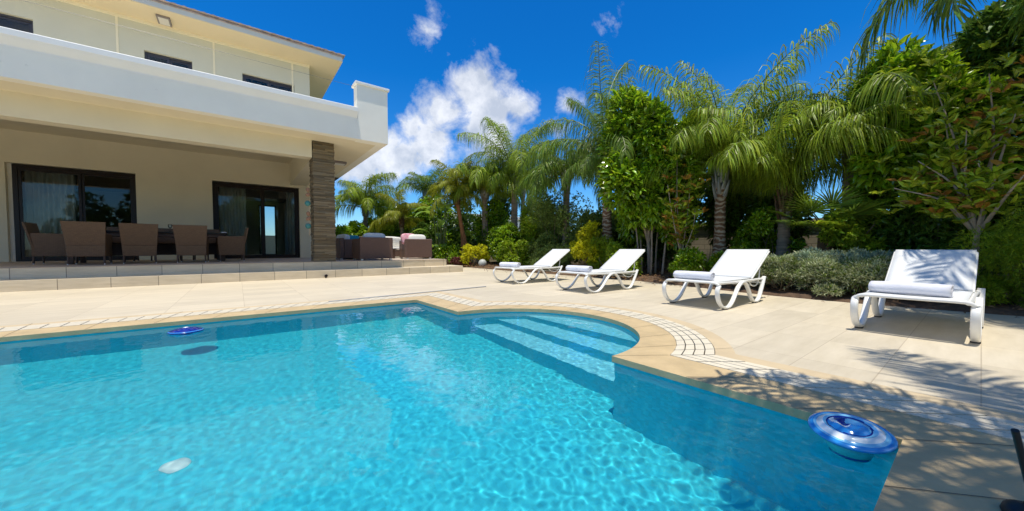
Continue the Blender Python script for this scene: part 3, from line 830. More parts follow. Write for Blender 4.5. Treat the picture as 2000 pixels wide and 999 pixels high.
# floats
mat('float_blue', (.03, .27, .70), .15, coat=.6); mat('float_sky', (.22, .58, .86), .15, coat=.6); mat('float_white', (.90, .92, .92), .2, coat=.6); mat('float_navy', (.006, .02, .26), .2, coat=.6); mat('float_teal', (.10, .50, .55), .4)
fl = thing('chlorine_float', 'blue and white striped pool float at the near right corner', 'pool float', (1.880, .290, ZW), 0, 'floating chlorine dispensers')
def disc(swirl, mats, cx, cy, parent, rmax=.118, h=.022, M=None):
    nr, na = 26, 72; V = []; F = []; MI = []
    for i in range(nr+1):
        t = i/nr; rr_ = rmax*t
        z = h*(1-t**2.6) + .004*math.cos(t*19)*(t < .95)
        for k in range(na):
            a = 2*math.pi*k/na; V.append((rr_*math.cos(a), rr_*math.sin(a), z))
    for i in range(nr):
        for k in range(na):
            F.append((i*na+k, i*na+(k+1) % na, (i+1)*na+(k+1) % na, (i+1)*na+k))
            t = (i+.5)/nr; a = 2*math.pi*(k+.5)/na
            MI.append(swirl(t, a))
    # rim turned under
    o0 = len(V)
    for (rr_, z) in ((rmax+.004, -.006), (rmax-.006, -.016), (rmax-.03, -.018)):
        for k in range(na): a = 2*math.pi*k/na; V.append((rr_*math.cos(a), rr_*math.sin(a), z))
    for j in range(3):
        s0 = nr*na if j == 0 else o0+(j-1)*na
        for k in range(na): F.append((s0+k, s0+(k+1) % na, o0+j*na+(k+1) % na, o0+j*na+k)); MI.append(0)
    V = [tuple((M @ Vector(v)) if M else Vector(v)) for v in V]
    return npmesh('float_disc', np.array(V), np.array(F), mats, parent, smooth=True, mi=MI)
def swirl(t, a):
    s = t - .10*math.cos(a*1.0-1.0)*(1-t)
    if t > .90: return 0
    if .64 < s < .80: return 2
    if s > .8: return 1
    if .55 < s <= .64: return 1
    if .50 < s <= .55: return 3
    u = (a/(2*math.pi)+t*.55) % 1
    return 1 if u < .25 else 3 if u < .45 else 2 if u < .52 else 0
Mt = Matrix.Translation((0, 0, .060)) @ Matrix.Rotation(R(-8), 4, 'Y') @ Matrix.Rotation(R(2), 4, 'X')
disc(swirl, ['float_blue', 'float_sky', 'float_white', 'float_navy'], 0, 0, fl, .125, .02, Mt)
w = MB(); w.lathe([(0, -.10), (.05, -.10), (.058, -.085), (.06, -.055), (.067, -.045), (.069, .0), (.064, .04), (.05, .052)], (1.880, .290, ZW), 28); fb_ = w.build('float_body', 'float_teal', fl, smooth=True, angle=40)
w = MB(); w.lathe([(.0605, -.08), (.062, -.07), (.0605, -.06)], (1.880, .290, ZW), 28); fb2 = w.build('float_band', 'float_navy', fl, smooth=True)
f2 = thing('chlorine_float', 'dark blue pool float drifting near the far pool edge', 'pool float', (-.395, 4.42, ZW), 0, 'floating chlorine dispensers')
disc(lambda t, a: 3 if t > .93 else 0, ['float_navy', 'float_navy', 'float_navy', 'float_blue'], 0, 0, f2, .125, .016, Matrix.Translation((0, 0, .014)))
w = MB(); w.lathe([(0, -.10), (.05, -.10), (.06, -.05), (.075, -.04), (.078, .0)], (-.395, 4.42, ZW), 28); fb3 = w.build('float_body', 'float_navy', f2, smooth=True, angle=40)
w = MB(); w.ellipsoid((-.40, 4.47, ZW+.032), (.02, .012, .006), 6); w.build('float_knob', 'float_white', f2, smooth=True)
mat('drain_white', (.50, .66, .66), .5)
dl = MB(); dl.lathe([(.0, .016), (.045, .014), (.055, .006), (.06, 0)], (-.284, 2.536, ZF+.002), 32)
dr = dl.build('pool_light', 'drain_white', smooth=True); tag(dr, 'round white light cover on the pool floor', 'pool light')
for o in (fb_, fb2, fb3, dr): o.cycles.is_caustics_receiver = True
# black tripod foot just inside the right edge of the picture
mat('black_paint', (.012, .012, .013), .5)
tp = thing('tripod_stand', 'black stand with thin legs at the lower right corner of the paving', 'stand', (1.62, -.12, 0))
w = MB(); w.tube([(1.318, -.055, .33), (1.47, -.11, .02)], .006, 8); w.build('leg', 'black_paint', tp, smooth=True, angle=60)
w = MB(); w.ellipsoid((1.655, -.085, .010), (.045, .035, .028), 8); w.build('foot', 'black_paint', tp, smooth=True)
w = MB(); w.tube([(1.655, -.085, .02), (1.75, -.28, .4)], .008, 8); w.build('leg', 'black_paint', tp, smooth=True, angle=60)
# ------------------------------------------------------------------ dining set
weave('wicker', (.135, .074, .036), (.175, .098, .048), 34)
weave('wicker_dark', (.085, .05, .036), (.11, .066, .048), 34)
mat('caster', (.75, .75, .75), .3, metal=.8)
def make_chair():
    """armchair facing +y, back towards -y"""
    r = thing('wicker_armchair', '', 'chair', (0, 0, 0), 0, 'wicker armchairs around the dining table')
    b = MB()
    w0, w1 = .285, .31
    def slab(z0, z1, a0, a1, y0, y1, t=.035):
        b.add([(-a0, y0, z0), (a0, y0, z0), (a0, y0+t, z0), (-a0, y0+t, z0), (-a1, y1, z1), (a1, y1, z1), (a1, y1+t, z1), (-a1, y1+t, z1)],
              [(0, 1, 2, 3), (4, 5, 6, 7), (0, 1, 5, 4), (1, 2, 6, 5), (2, 3, 7, 6), (3, 0, 4, 7)])
    slab(.17, .40, .262, .272, .0, -.005); slab(.40, .88, .272, .305, -.005, -.10)
    b.build('backrest', 'wicker', r, bevel=.008)
    for s in (-1, 1):
        a = MB(); x0 = s*.265
        a.prism([(.03, .17), (.52, .17), (.55, .60), (.52, .645), (.0, .66), (-.03, .60), (.0, .4)], 'x', min(x0, x0-s*.035), max(x0, x0-s*.035))
        a.build('armrest', 'wicker', r, bevel=.008)
    q = MB(); q.box(-.229, .229, .04, .52, .17, .44); q.build('seat', 'wicker_dark', r, bevel=.01)
    c_ = MB(); c_.box(-.225, .225, .06, .53, .441, .475); c_.build('cushion', 'wicker_dark', r, bevel=.012)
    for s in (-1, 1):
        for y in (.02, .50):
            l = MB(); l.tube([(s*.245, y, .17), (s*.25, y, .022)], .017, 8); lo = l.build('leg', 'wicker_dark', r)
            k = MB(); k.ellipsoid((s*.25, y, .014), (.016, .016, .0135), 6); k.build('caster', 'caster', lo, smooth=True)
    return r
ch = make_chair()
TZ = .387
CH = [(-2.47, 11.12, 0, 'brown wicker armchair with its back to the pool, leftmost of the front three'),
      (-1.72, 11.28, .14, 'brown wicker armchair with its back to the pool, middle of the front three'),
      (-.87, 11.3, -.05, 'brown wicker armchair with its back to the pool, rightmost of the front three'),
      (-3.40, 12.2, -math.pi/2, 'brown wicker armchair at the left head of the dining table'),
      (.12, 11.95, math.pi/2+.08, 'brown wicker armchair at the right head of the dining table'),
      (-2.3, 13.25, math.pi, 'shaded wicker armchair on the far side of the table, leftmost of three'),
      (-1.5, 13.3, math.pi, 'shaded wicker armchair on the far side of the table, middle of three'),
      (-.7, 13.25, math.pi, 'shaded wicker armchair on the far side of the table, rightmost of three')]
for i, (x, y, a, lab) in enumerate(CH):
    o = ch if i == 0 else copy_tree(ch, (x, y, TZ), a, lab)
    o.location = (x, y, TZ); o.rotation_euler.z = a; o['label'] = lab
mat('table_top', (.03, .028, .028), .15)
tb = thing('dining_table', 'long dark wicker dining table with a glossy black top', 'table', (-1.6, 12.25, TZ))
w = MB(); w.box(-2.95, -.2, 11.75, 12.75, TZ+.70, TZ+.74); w.build('table_top', 'table_top', tb, bevel=.006)
w = MB(); w.box(-2.9, -.25, 11.8, 12.7, TZ+.62, TZ+.698); w.build('apron', 'wicker_dark', tb)
for x in (-2.85, -.32):
    for y in (11.86, 12.62):
        w = MB(); w.box(x-.04, x+.04, y-.04, y+.04, TZ, TZ+.62); w.build('leg', 'wicker_dark', tb)
def make_glass(x, y, z):
    g = thing('wine_glass', 'clear wine glass', 'glass', (x, y, z), 0, 'glasses on the dining table')
    w = MB(); w.lathe([(.0, .085), (.012, .088), (.032, .105), (.04, .135), (.036, .18), (.034, .18), (.038, .135), (.03, .108), (.0, .09)], (x, y, z), 18); w.build('bowl', 'clear_glass', g, smooth=True)
    w = MB(); w.lathe([(.036, .0), (.034, .003), (.006, .008), (.004, .085)], (x, y, z), 14); w.build('stem', 'clear_glass', g, smooth=True)
    return g
gl = make_glass(-2.06, 11.95, TZ+.741); gl['label'] = 'clear wine glass on the table between the left and middle front chairs'
g2 = copy_tree(gl, (-1.30, 12.0, TZ+.741), 0, 'clear wine glass on the table right of the middle front chair')
g3 = copy_tree(gl, (-1.05, 12.1, TZ+.741), 0, 'clear wine glass on the table beside the rightmost front chair')
mat('napkin', (.82, .82, .82), .9)
for i, (x, y, lab) in enumerate([(-2.0, 11.86, 'folded white napkin beside the leftmost wine glass'), (-1.12, 11.85, 'folded white napkin left of the rightmost front chair'), (-.28, 11.85, 'folded white napkin at the right end of the dining table')]):
    w = MB(); w.rbox((x, y, TZ+.752), (.11, .06, .022), .3, taper=.8); tag(w.build('napkin', 'napkin'), lab, 'napkin', 'napkins on the dining table')
# ------------------------------------------------------------------ lounge set at the end of the terrace
weave('wicker_lounge', (.15, .085, .062), (.19, .11, .08), 48)
mat('cushion_grey', (.55, .6, .62), .9, var=.05); mat('cushion_white', (.78, .76, .70), .9, var=.05); mat('cushion_teal', (.01, .22, .33), .85); mat('cushion_pink', (.72, .22, .30), .85, col2=(.80, .55, .58), var=.1, vscale=14)
def pillow(mb, c, size, rz=0, rx=0):
    M = Matrix.Rotation(rz, 3, 'Z') @ Matrix.Rotation(rx, 3, 'X')
    return mb.ellipsoid(c, [q/2 for q in size], 10, M=M, p=.45)
def sofa(name, x, y, wid, dep, rz, lab, cat, group=None, h=.70, back='cushion_grey'):
    """faces local +y"""
    s = thing(name, lab, cat, (x, y, TZ), rz, group)
    b = MB(); b.box(-wid/2, wid/2, 0, .12, .04, h); b.build('backrest', 'wicker_lounge', s, bevel=.02, world=False)
    for k in (-1, 1):
        b = MB(); x0 = k*wid/2; x1 = x0-k*.12; b.box(min(x0, x1), max(x0, x1), .121, dep, .04, h*.94); b.build('armrest', 'wicker_lounge', s, bevel=.02, world=False)
    b = MB(); b.box(-wid/2+.121, wid/2-.121, .121, dep-.01, .04, .28); b.build('seat', 'wicker_lounge', s, bevel=.01, world=False)
    b = MB(); b.box(-wid/2+.13, wid/2-.13, .13, dep, .281, .40); b.build('seat_cushion', 'cushion_white', s, bevel=.04, world=False)
    b = MB(); pillow(b, (0, .24, .58), (wid-.28, .20, .42), 0, R(-10)); b.build('back_cushion', back, s, smooth=True, world=False)
    for k in (-1, 1):
        for yy in (.05, dep-.05):
            b = MB(); b.box(k*(wid/2-.06)-.03, k*(wid/2-.06)+.03, yy-.03, yy+.03, 0, .04); b.build('foot', 'caster', s, world=False)
    return s
G = 'wicker lounge seats at the end of the terrace'
sofa('lounge_armchair', 3.20, 10.62, .94, .85, .02, 'dark wicker lounge armchair with grey cushion, right beside the column', 'armchair', G, .66)
sofa('lounge_armchair', 4.62, 10.95, .86, .85, -.12, 'dark wicker lounge armchair holding the pink pillow, at the terrace corner', 'armchair', G, .64, 'cushion_white')
sofa('lounge_sofa', 4.3, 13.9, 1.9, .85, math.pi, 'long wicker sofa with beige cushions at the back of the lounge set', 'sofa', G, .78, 'cushion_white')
sofa('lounge_sofa', 2.45, 12.6, 1.7, .8, -math.pi/2, 'wicker sofa with teal pillow half hidden behind the stone column', 'sofa', G, .66)
w = MB(); pillow(w, (2.95, 12.25, TZ+.56), (.42, .16, .40), .3, R(-12)); tag(w.build('throw_pillow', 'cushion_teal', smooth=True), 'teal pillow on the sofa just right of the column', 'pillow')
w = MB(); pillow(w, (4.40, 11.28, TZ+.64), (.50, .16, .36), .1, R(-14)); tag(w.build('throw_pillow', 'cushion_pink', smooth=True), 'pink patterned pillow on the armchair at the terrace corner', 'pillow')
lt = thing('coffee_table', 'low dark wicker coffee table among the lounge seats', 'table', (3.9, 12.4, TZ))
w = MB(); w.box(3.5, 4.3, 12.1, 12.7, TZ+.30, TZ+.33); w.build('table_top', 'table_top', lt); w = MB(); w.box(3.54, 4.26, 12.14, 12.66, TZ, TZ+.298); w.build('base', 'wicker_lounge', lt)
# ------------------------------------------------------------------ boundary walls and neighbouring house
bw = MB(); bw.box(10.6, 10.8, -9, 26, -.02, 1.36)
o = bw.build('boundary_wall', 'wall_block', bevel=.01); tag(o, 'low beige block wall running behind the palms on the right', 'wall')
bw = MB(); bw.box(10.56, 10.84, -9, 26.2, 1.36, 1.42); bw.build('wall_cap', 'plaster_cream', o)
bw = MB(); bw.box(-2, 10.59, 25.8, 26, -.02, 1.5)
o = bw.build('boundary_wall', 'plaster_cream'); tag(o, 'plain cream garden wall behind the palms left of centre', 'wall')
nb = thing('neighbour_house', 'white house half hidden behind the palms at the centre', 'house', (20, 30, 0))
w = MB(); w.box(14.6, 24, 28, 36, -.02, 3.6); w.build('wall', 'plaster_white', nb)
w = MB(); w.box(14.3, 24.3, 27.7, 36.3, 3.6, 3.85); w.build('roof', 'cap_white', nb)
for x in (15.4, 17.6, 19.8):
    w = MB(); w.box(x, x+1.2, 27.93, 28.01, 1.2, 2.4); f = w.build('window', 'frame_grey', nb); w = MB(); w.box(x+.08, x+1.12, 27.92, 27.929, 1.28, 2.32); w.build('pane', 'pane_glass', f)
# ------------------------------------------------------------------ foliage materials
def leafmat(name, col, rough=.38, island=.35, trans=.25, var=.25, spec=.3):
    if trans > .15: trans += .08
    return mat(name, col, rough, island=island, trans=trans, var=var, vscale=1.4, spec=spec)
leafmat('leaf_palm', (.20, .29, .018), .42, .5, .3)
leafmat('leaf_palm_dark', (.14, .23, .028), .42, .5, .25)
leafmat('leaf_palm_yellow', (.24, .27, .02), .42, .35, .35)
leafmat('leaf_glossy', (.20, .35, .014), .24, .5, .22, spec=.6)
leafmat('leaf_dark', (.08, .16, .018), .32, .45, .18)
leafmat('leaf_magnolia', (.26, .36, .025), .24, .45, .25, spec=.6)
leafmat('leaf_bronze', (.36, .20, .03), .4, .3, .25)
leafmat('leaf_olive', (.16, .24, .05), .5, .35, .2)
leafmat('leaf_yellow', (.55, .58, .02), .45, .3, .35)
leafmat('leaf_lime', (.24, .36, .02), .42, .4, .3)
leafmat('leaf_banana', (.17, .28, .035), .35, .2, .3)
leafmat('leaf_grey', (.42, .46, .26), .8, .3, .1)
leafmat('leaf_bluegrey', (.29, .38, .27), .8, .3, .1)
leafmat('leaf_dry', (.22, .13, .06), .8, .3, .1)
leafmat('leaf_mauve', (.16, .06, .05), .6, .3, .1)
mat('stem_green', (.12, .15, .04), .5, var=.2, vscale=8)
mat('bark', (.20, .15, .10), .85, var=.3, vscale=9, bump=.6, bscale=40)
mat('bark_pale', (.36, .29, .21), .8, var=.2, vscale=9, bump=.4, bscale=40)
mat('bark_palm', (.24, .19, .14), .85, var=.35, vscale=3, stretch=(1, 1, 9), bump=.9, bscale=10, bstretch=(1, 1, 8))
mat('palm_fibre', (.13, .075, .035), .95, var=.4, vscale=14, bump=.8, bscale=60)
mat('fibre_red', (.30, .13, .05), .9, var=.45, vscale=5, stretch=(3, 3, .7), bump=.9, bscale=30, bstretch=(3, 3, .6))
def ringbark():
    m = mat('bark_ringed', (.3, .2, .1), .85, bump=.7, bscale=30); t = m.node_tree; b = t.nodes['Principled BSDF']
    tcn = t.nodes.new('ShaderNodeTexCoord'); wv = t.nodes.new('ShaderNodeTexWave'); wv.bands_direction = 'Z'
    wv.inputs['Scale'].default_value = 3.2; wv.inputs['Distortion'].default_value = 9; wv.inputs['Detail'].default_value = 3; wv.inputs['Detail Scale'].default_value = 1.5
    r = t.nodes.new('ShaderNodeValToRGB'); e = r.color_ramp.elements
    e[0].position = .15; e[0].color = (.17, .09, .05, 1); e[1].position = .9; e[1].color = (.46, .40, .30, 1)
    k = e.new(.5); k.color = (.30, .16, .08, 1)
    t.links.new(tcn.outputs['Object'], wv.inputs[0]); t.links.new(wv.outputs['Fac'], r.inputs[0]); t.links.new(r.outputs[0], b.inputs['Base Color'])
ringbark()
mat('crownshaft', (.30, .31, .30), .6, var=.35, vscale=5, stretch=(3, 3, .6))
rng = np.random.default_rng(11)
# ------------------------------------------------------------------ palm fronds
def frond_mesh(name, L=2.2, e0=75, e1=-50, n=64, ll=.62, lw=.026, droop=.9, m='leaf_palm', seed=0, plum=.35, v0=.13, twist=0, tube=.018):
    """feather frond growing in +x: e0/e1 start and end elevation of the rachis"""
    rg = np.random.default_rng(seed)
    K = 28; t = np.linspace(0, 1, K+1)
    el = np.radians(e0 + (e1-e0)*t**1.15); ds = L/K
    az = np.radians(twist)*t**2
    P = np.zeros((K+1, 3))
    T = np.stack([np.cos(el)*np.cos(az), np.cos(el)*np.sin(az), np.sin(el)], 1)
    for i in range(K): P[i+1] = P[i] + T[i]*ds
    V = []; F = []
    tm = MB(); tm.tube([tuple(p) for p in P], [tube*(1-.85*q)+.003 for q in t], 5, cap=False)
    V = [tm.v and np.array(tm.v)]; F = [np.array(tm.f)]; MI = [np.ones(len(tm.f), int)]
    o = len(tm.v)
    tt = np.repeat(v0 + (1-v0)*(np.arange(n)+.5)/n, 2) + rg.normal(0, .004, 2*n)
    tt = np.clip(tt, 0, .999)
    sgn = np.tile([1, -1], n)
    idx = tt*K; i0 = idx.astype(int); fr = (idx-i0)[:, None]
    B = P[i0]*(1-fr) + P[i0+1]*fr; Tn = T[i0]*(1-fr)+T[i0+1]*fr; Tn /= np.linalg.norm(Tn, axis=1)[:, None]
    side = np.cross(np.array([0, 0, 1.]), Tn); nrm_ = np.linalg.norm(side, axis=1)[:, None]
    side = np.where(nrm_ > .05, side/np.maximum(nrm_, 1e-6), np.array([[0, 1., 0]]))
    upv = np.cross(Tn, side)
    ln = ll*(np.sin(np.pi*(.12+.80*tt))**.6)*rg.uniform(.8, 1.1, 2*n)
    D = side*sgn[:, None]*1.0 + Tn*(.45+.5*tt)[:, None] + upv*rg.normal(.15, plum, 2*n)[:, None]
    D /= np.linalg.norm(D, axis=1)[:, None]
    S = 4; pts = [B]; p = B.copy(); d = D.copy()
    dr = droop*rg.uniform(.7, 1.25, 2*n)[:, None]
    for s in range(S):
        d = d + np.array([0, 0, -1.])*dr*(.22+.26*s)
        d /= np.linalg.norm(d, axis=1)[:, None]
        p = p + d*(ln/S)[:, None]; pts.append(p)
    wv = np.cross(D, upv + rg.normal(0, .4, (2*n, 3))); wv /= np.linalg.norm(wv, axis=1)[:, None]
    ws = [.5, 1, .9, .55, .06]
    for s in range(S+1):
        for q in (-1, 1): V.append(pts[s] + wv*q*lw*.5*ws[s])
    VV = np.concatenate(V); N2 = 2*n; k = np.arange(N2)
    fs = []
    for s in range(S):
        a = o + (2*s)*N2 + k; b = o + (2*s+1)*N2 + k; c = o + (2*s+3)*N2 + k; dd = o + (2*s+2)*N2 + k
        fs.append(np.stack([a, b, c, dd], 1))
    FF = np.concatenate([F[0]]+fs); mi = np.concatenate([MI[0], np.zeros(len(FF)-len(F[0]), int)])
    ob = npmesh(name, VV, FF, [m, 'stem_green'], smooth=False, mi=mi)
    me = ob.data; bpy.data.objects.remove(ob)
    return me
FR = {}
def frond_set(key, m, **k):
    """upright, mid and hanging fronds"""
    base = dict(m=m); base.update(k)
    L = base.pop('L', 2.2)
    FR[key] = [frond_mesh('frond', L=L*.9, e0=84, e1=-15, seed=1, **base), frond_mesh('frond', L=L, e0=72, e1=-55, seed=2, twist=12, **base),
               frond_mesh('frond', L=L, e0=55, e1=-72, seed=3, twist=-14, **base), frond_mesh('frond', L=L*.95, e0=22, e1=-82, seed=4, **base)]
frond_set('queen', 'leaf_palm', L=2.3, ll=.74, n=90, lw=.024, droop=1.5, plum=.55)
frond_set('dark', 'leaf_palm_dark', L=2.2, ll=.62, n=74, lw=.028, droop=1.2, plum=.6)
frond_set('areca', 'leaf_palm_yellow', L=2.0, ll=.55, n=80, lw=.026, plum=.3, droop=1.3)
frond_set('tall', 'leaf_palm', L=2.9, ll=.62, n=100)
FR['tall'] = [frond_mesh('frond', L=3.1, e0=88, e1=15, n=100, ll=.82, lw=.021, droop=1.7, plum=.5, seed=1), frond_mesh('frond', L=3.1, e0=82, e1=-15, n=100, ll=.82, lw=.021, droop=1.7, plum=.5, seed=2, twist=10), frond_mesh('frond', L=2.7, e0=70, e1=-60, n=100, ll=.82, lw=.021, droop=1.7, plum=.5, seed=3, twist=-12), frond_mesh('frond', L=2.3, e0=45, e1=-75, n=100, ll=.82, lw=.021, droop=1.7, plum=.5, seed=4)]
FR['talldark'] = [frond_mesh('frond', m='leaf_palm_dark', L=3.2, e0=87, e1=25, n=100, ll=.82, lw=.021, droop=1.7, plum=.5, seed=11), frond_mesh('frond', m='leaf_palm_dark', L=2.9, e0=78, e1=-40, n=100, ll=.82, lw=.021, droop=1.7, plum=.5, seed=12, twist=14), frond_mesh('frond', m='leaf_palm_dark', L=2.7, e0=62, e1=-68, n=100, ll=.82, lw=.021, droop=1.7, plum=.5, seed=13, twist=-14), frond_mesh('frond', m='leaf_palm_dark', L=2.3, e0=35, e1=-80, n=100, ll=.65, lw=.018, droop=1.5, plum=.5, seed=14)]
frond_set('near', 'leaf_palm_dark', L=2.6, ll=.75, n=90, lw=.022, droop=1.0)
def palm(name, label, x, y, zc, key, n, scale=1.0, trunk_r=.13, lean=(0, 0), seed=0, cat='palm tree', shaft=True, mix=(0, 1, 1, 2, 2, 3), group='feather palms in the planting bed', az0=None, base_r=1.35, bark_='bark_palm'):
    r = thing(name, label, cat, (x, y, .08), 0, group); rg = random.Random(seed)
    x1, y1 = x+lean[0], y+lean[1]; t = MB()
    pts = smooth_path([(x, y, .02), (x+lean[0]*.3, y+lean[1]*.3, zc*.35), (x+lean[0]*.75, y+lean[1]*.75, zc*.7), (x1, y1, zc-.35)], 10)
    nn = max(30, int(zc/.035)); pts = [pts[min(len(pts)-2, int(q*(len(pts)-1)/nn))].lerp(pts[min(len(pts)-1, int(q*(len(pts)-1)/nn)+1)], (q*(len(pts)-1)/nn) % 1) for q in range(nn+1)]
    rad = [trunk_r*(base_r-(base_r-.85)*min(1, 2.2*i/len(pts)))*(1+.07*((i % 3)-1)+rg.uniform(-.03, .03)) for i in range(len(pts))]
    t.tube(pts, rad, 14); t.build('trunk', bark_, r, smooth=True)
    # leaf bases wrapped round the top of the trunk
    s = MB()
    for k in range(22):
        a = k*2.4; zz = zc-.62+.030*k; rr_ = trunk_r*(1.08-.012*k)
        c = Vector((x1+rr_*.55*math.cos(a), y1+rr_*.55*math.sin(a), zz))
        s.tube([c, c+Vector((.4*rr_*math.cos(a), .4*rr_*math.sin(a), .16)), c+Vector((.75*rr_*math.cos(a), .75*rr_*math.sin(a), .34))], [rr_*.7, rr_*.42, .03], 6, flat=.5)
    s.build('leaf_base', 'palm_fibre' if not shaft else 'crownshaft', r, smooth=True)
    for k in range(n):
        v = mix[k % len(mix)] if k >= 3 else 0
        o = bpy.data.objects.new('frond', FR[key][v]); COL.objects.link(o); o.parent = r
        a = k*2.39996 + rg.uniform(-.25, .25) if az0 is None else az0[k % len(az0)]+rg.uniform(-.2, .2)
        sc = scale*rg.uniform(.70, 1.18)
        o.location = (x1-x+.05*math.cos(a), y1-y+.05*math.sin(a), zc-.10-.08-.035*v+.0)
        o.rotation_euler = (rg.uniform(-.22, .22), rg.uniform(-.22, .2), a); o.scale = (sc, sc, sc)
    return r
QP = palm
QP('queen_palm', 'tall feather palm right of the column with its crown against the clouds', 5.3, 19.5, 3.0, 'queen', 20, 1.15, .12, seed=1)
QP('queen_palm', 'thin dark-trunked palm whose fronds arch above the lounge seats', 8.4, 19.2, 3.9, 'dark', 15, 1.0, .12, (.1, 0), seed=2)
QP('queen_palm', 'bushy drooping palm with its crown below the big cloud', 9.3, 12.0, 3.7, 'tall', 32, .98, .16, seed=3, mix=(1, 1, 2, 2, 3, 3))
QP('queen_palm', 'bushy palm with a hanging crown just left of the cloud palm', 8.6, 13.2, 3.5, 'queen', 26, 1.0, .15, seed=13, mix=(1, 1, 2, 2, 3, 3))
QP('queen_palm', 'tallest palm standing left of the big glossy tree', 8.4, 6.5, 3.2, 'talldark', 26, .98, .15, (-.05, 0), seed=4, bark_='bark_ringed', mix=(0, 1, 2, 2, 3, 3))
QP('queen_palm', 'palm with ringed brown trunk between the two middle loungers', 8.3, 3.45, 2.4, 'tall', 32, .86, .125, seed=5, mix=(0, 0, 1, 1, 2, 2, 3), bark_='bark_ringed')
QP('queen_palm', 'short-trunked palm with long fronds rising behind the third lounger', 8.4, 2.33, 1.85, 'tall', 30, .84, .12, seed=6, mix=(1, 1, 0, 1, 2, 2), shaft=False)
QP('queen_palm', 'palm crown between the short-trunked palm and the big shrub', 9.0, 1.5, 2.9, 'queen', 26, .82, .13, seed=7)
QP('queen_palm', 'small far palm behind the round olive bush', 11.8, 14.5, 4.0, 'dark', 14, .9, .12, seed=8)
QP('queen_palm', 'palm whose wide fronds arch over the round bush', 8.9, 8.6, 3.3, 'dark', 24, .95, .13, seed=9, mix=(1, 1, 2, 2, 3))
QP('overhanging_palm', 'dark palm with fronds hanging into the upper right corner', 7.0, -1.42, 4.7, 'near', 50, 1.08, .17, seed=10, mix=(1, 2, 2, 3, 3), group=None)
QP('shade_palm', 'palm just outside the right edge that throws frond shadows on the paving', 1.55, -1.25, 3.6, 'near', 27, .9, .15, seed=12, mix=(1, 2, 2, 3), group=None)
# ------------------------------------------------------------------ leaf clouds
def leaves(name, pts, dirs, ll, lw, m, parent=None, seed=0, fold=.25, jit=.3, curl=.2, mats=None, mi=None):
    """one folded six-sided leaf per point: base, two shoulders, two far shoulders, tip"""
    rg = np.random.default_rng(seed); n = len(pts)
    d = dirs + rg.normal(0, jit, (n, 3)); d /= np.linalg.norm(d, axis=1)[:, None]
    u = rg.normal(0, 1, (n, 3))*.55 + np.array([0, 0, 1.]); s = np.cross(d, u); s /= np.maximum(np.linalg.norm(s, axis=1), 1e-6)[:, None]
    u = np.cross(s, d)
    l = (ll*rg.uniform(.65, 1.25, n))[:, None]; w = (lw*rg.uniform(.75, 1.2, n))[:, None]
    b = pts; c1 = pts + d*l*.38 + u*l*.05; tip = pts + d*l*.98 - u*l*curl; c2 = pts + d*l*.70 - u*l*.03
    V = np.stack([b, c1 - s*w*.5 + u*w*fold, c1, c1 + s*w*.5 + u*w*fold, c2 - s*w*.38 + u*w*fold*.6, c2, c2 + s*w*.38 + u*w*fold*.6, tip], 1).reshape(-1, 3)
    o = (np.arange(n)*8)[:, None]
    F = np.concatenate([o+np.array([[0, 1, 2, 2]]), o+np.array([[0, 2, 3, 3]])], 0)
    Q = np.concatenate([o+np.array([[1, 4, 5, 2]]), o+np.array([[2, 5, 6, 3]])], 0)
    Tt = np.concatenate([o+np.array([[4, 7, 5]]), o+np.array([[5, 7, 6]])], 0)
    T3 = np.concatenate([F[:, :3], Tt, Q[:, [0, 1, 2]], Q[:, [0, 2, 3]]], 0)
    ob = npmesh(name, V, T3, mats or m, parent, mi=None)
    if mi is not None:
        k = np.tile(np.arange(n), 8); ob.data.polygons.foreach_set('material_index', mi[k].astype(np.int32))
    return ob
def cloud_pts(c, r, n, seed, lumps=9, shell=.45, zmin=None, rosette=5, lump=.42):
    """twig tips in an uneven crown: lumps on an ellipsoid, each point the centre of a small rosette"""
    rg = np.random.default_rng(seed); c = np.array(c); r = np.array(r)
    L = rg.normal(0, 1, (lumps, 3)); L /= np.linalg.norm(L, axis=1)[:, None]; L[:, 2] = L[:, 2]*.9
    L *= rg.uniform(.45, .95, (lumps, 1)); lr = rg.uniform(lump*.7, lump*1.25, lumps)
    k = rg.integers(0, lumps, n); q = rg.normal(0, 1, (n, 3)); q /= np.linalg.norm(q, axis=1)[:, None]
    rad = (shell+(1-shell)*rg.uniform(0, 1, n)**.5)[:, None]*lr[k][:, None]
    p = L[k] + q*rad
    pts = c + p*r
    dirs = q*.8 + p*.5 + np.array([0, 0, .25])
    if zmin is not None:
        ok = pts[:, 2] > zmin; pts = pts[ok]; dirs = dirs[ok]
    pts = np.repeat(pts, rosette, 0); dirs = np.repeat(dirs, rosette, 0)
    dirs = dirs/np.linalg.norm(dirs, axis=1)[:, None]
    dirs = dirs + rg.normal(0, .62, dirs.shape)
    return pts, dirs
def branches(parent, x, y, z0, tips, m='bark', r0=.05, seed=0, name='trunk', fork=.35):
    """a tapered trunk that forks towards the given tips (world coordinates)"""
    rg = random.Random(seed); mb = MB(); base = Vector((x, y, z0))
    mean = sum((Vector(t) for t in tips), Vector())/len(tips)
    fk = base.lerp(mean, fork) + Vector((rg.uniform(-.05, .05), rg.uniform(-.05, .05), 0))
    mb.tube(smooth_path([base, base.lerp(fk, .5)+Vector((rg.uniform(-.04, .04), rg.uniform(-.04, .04), 0)), fk], 6), [r0*(1-.35*i/12) for i in range(13)], 9)
    for t in tips:
        t = Vector(t); mid = fk.lerp(t, .5)+Vector((rg.uniform(-.1, .1), rg.uniform(-.1, .1), .08))
        p = smooth_path([fk-Vector((0, 0, .03)), mid, t], 6)
        mb.tube(p, [max(.006, r0*.62*(1-.85*i/(len(p)-1))) for i in range(len(p))], 7)
    return mb.build(name, m, parent, smooth=True, angle=70)
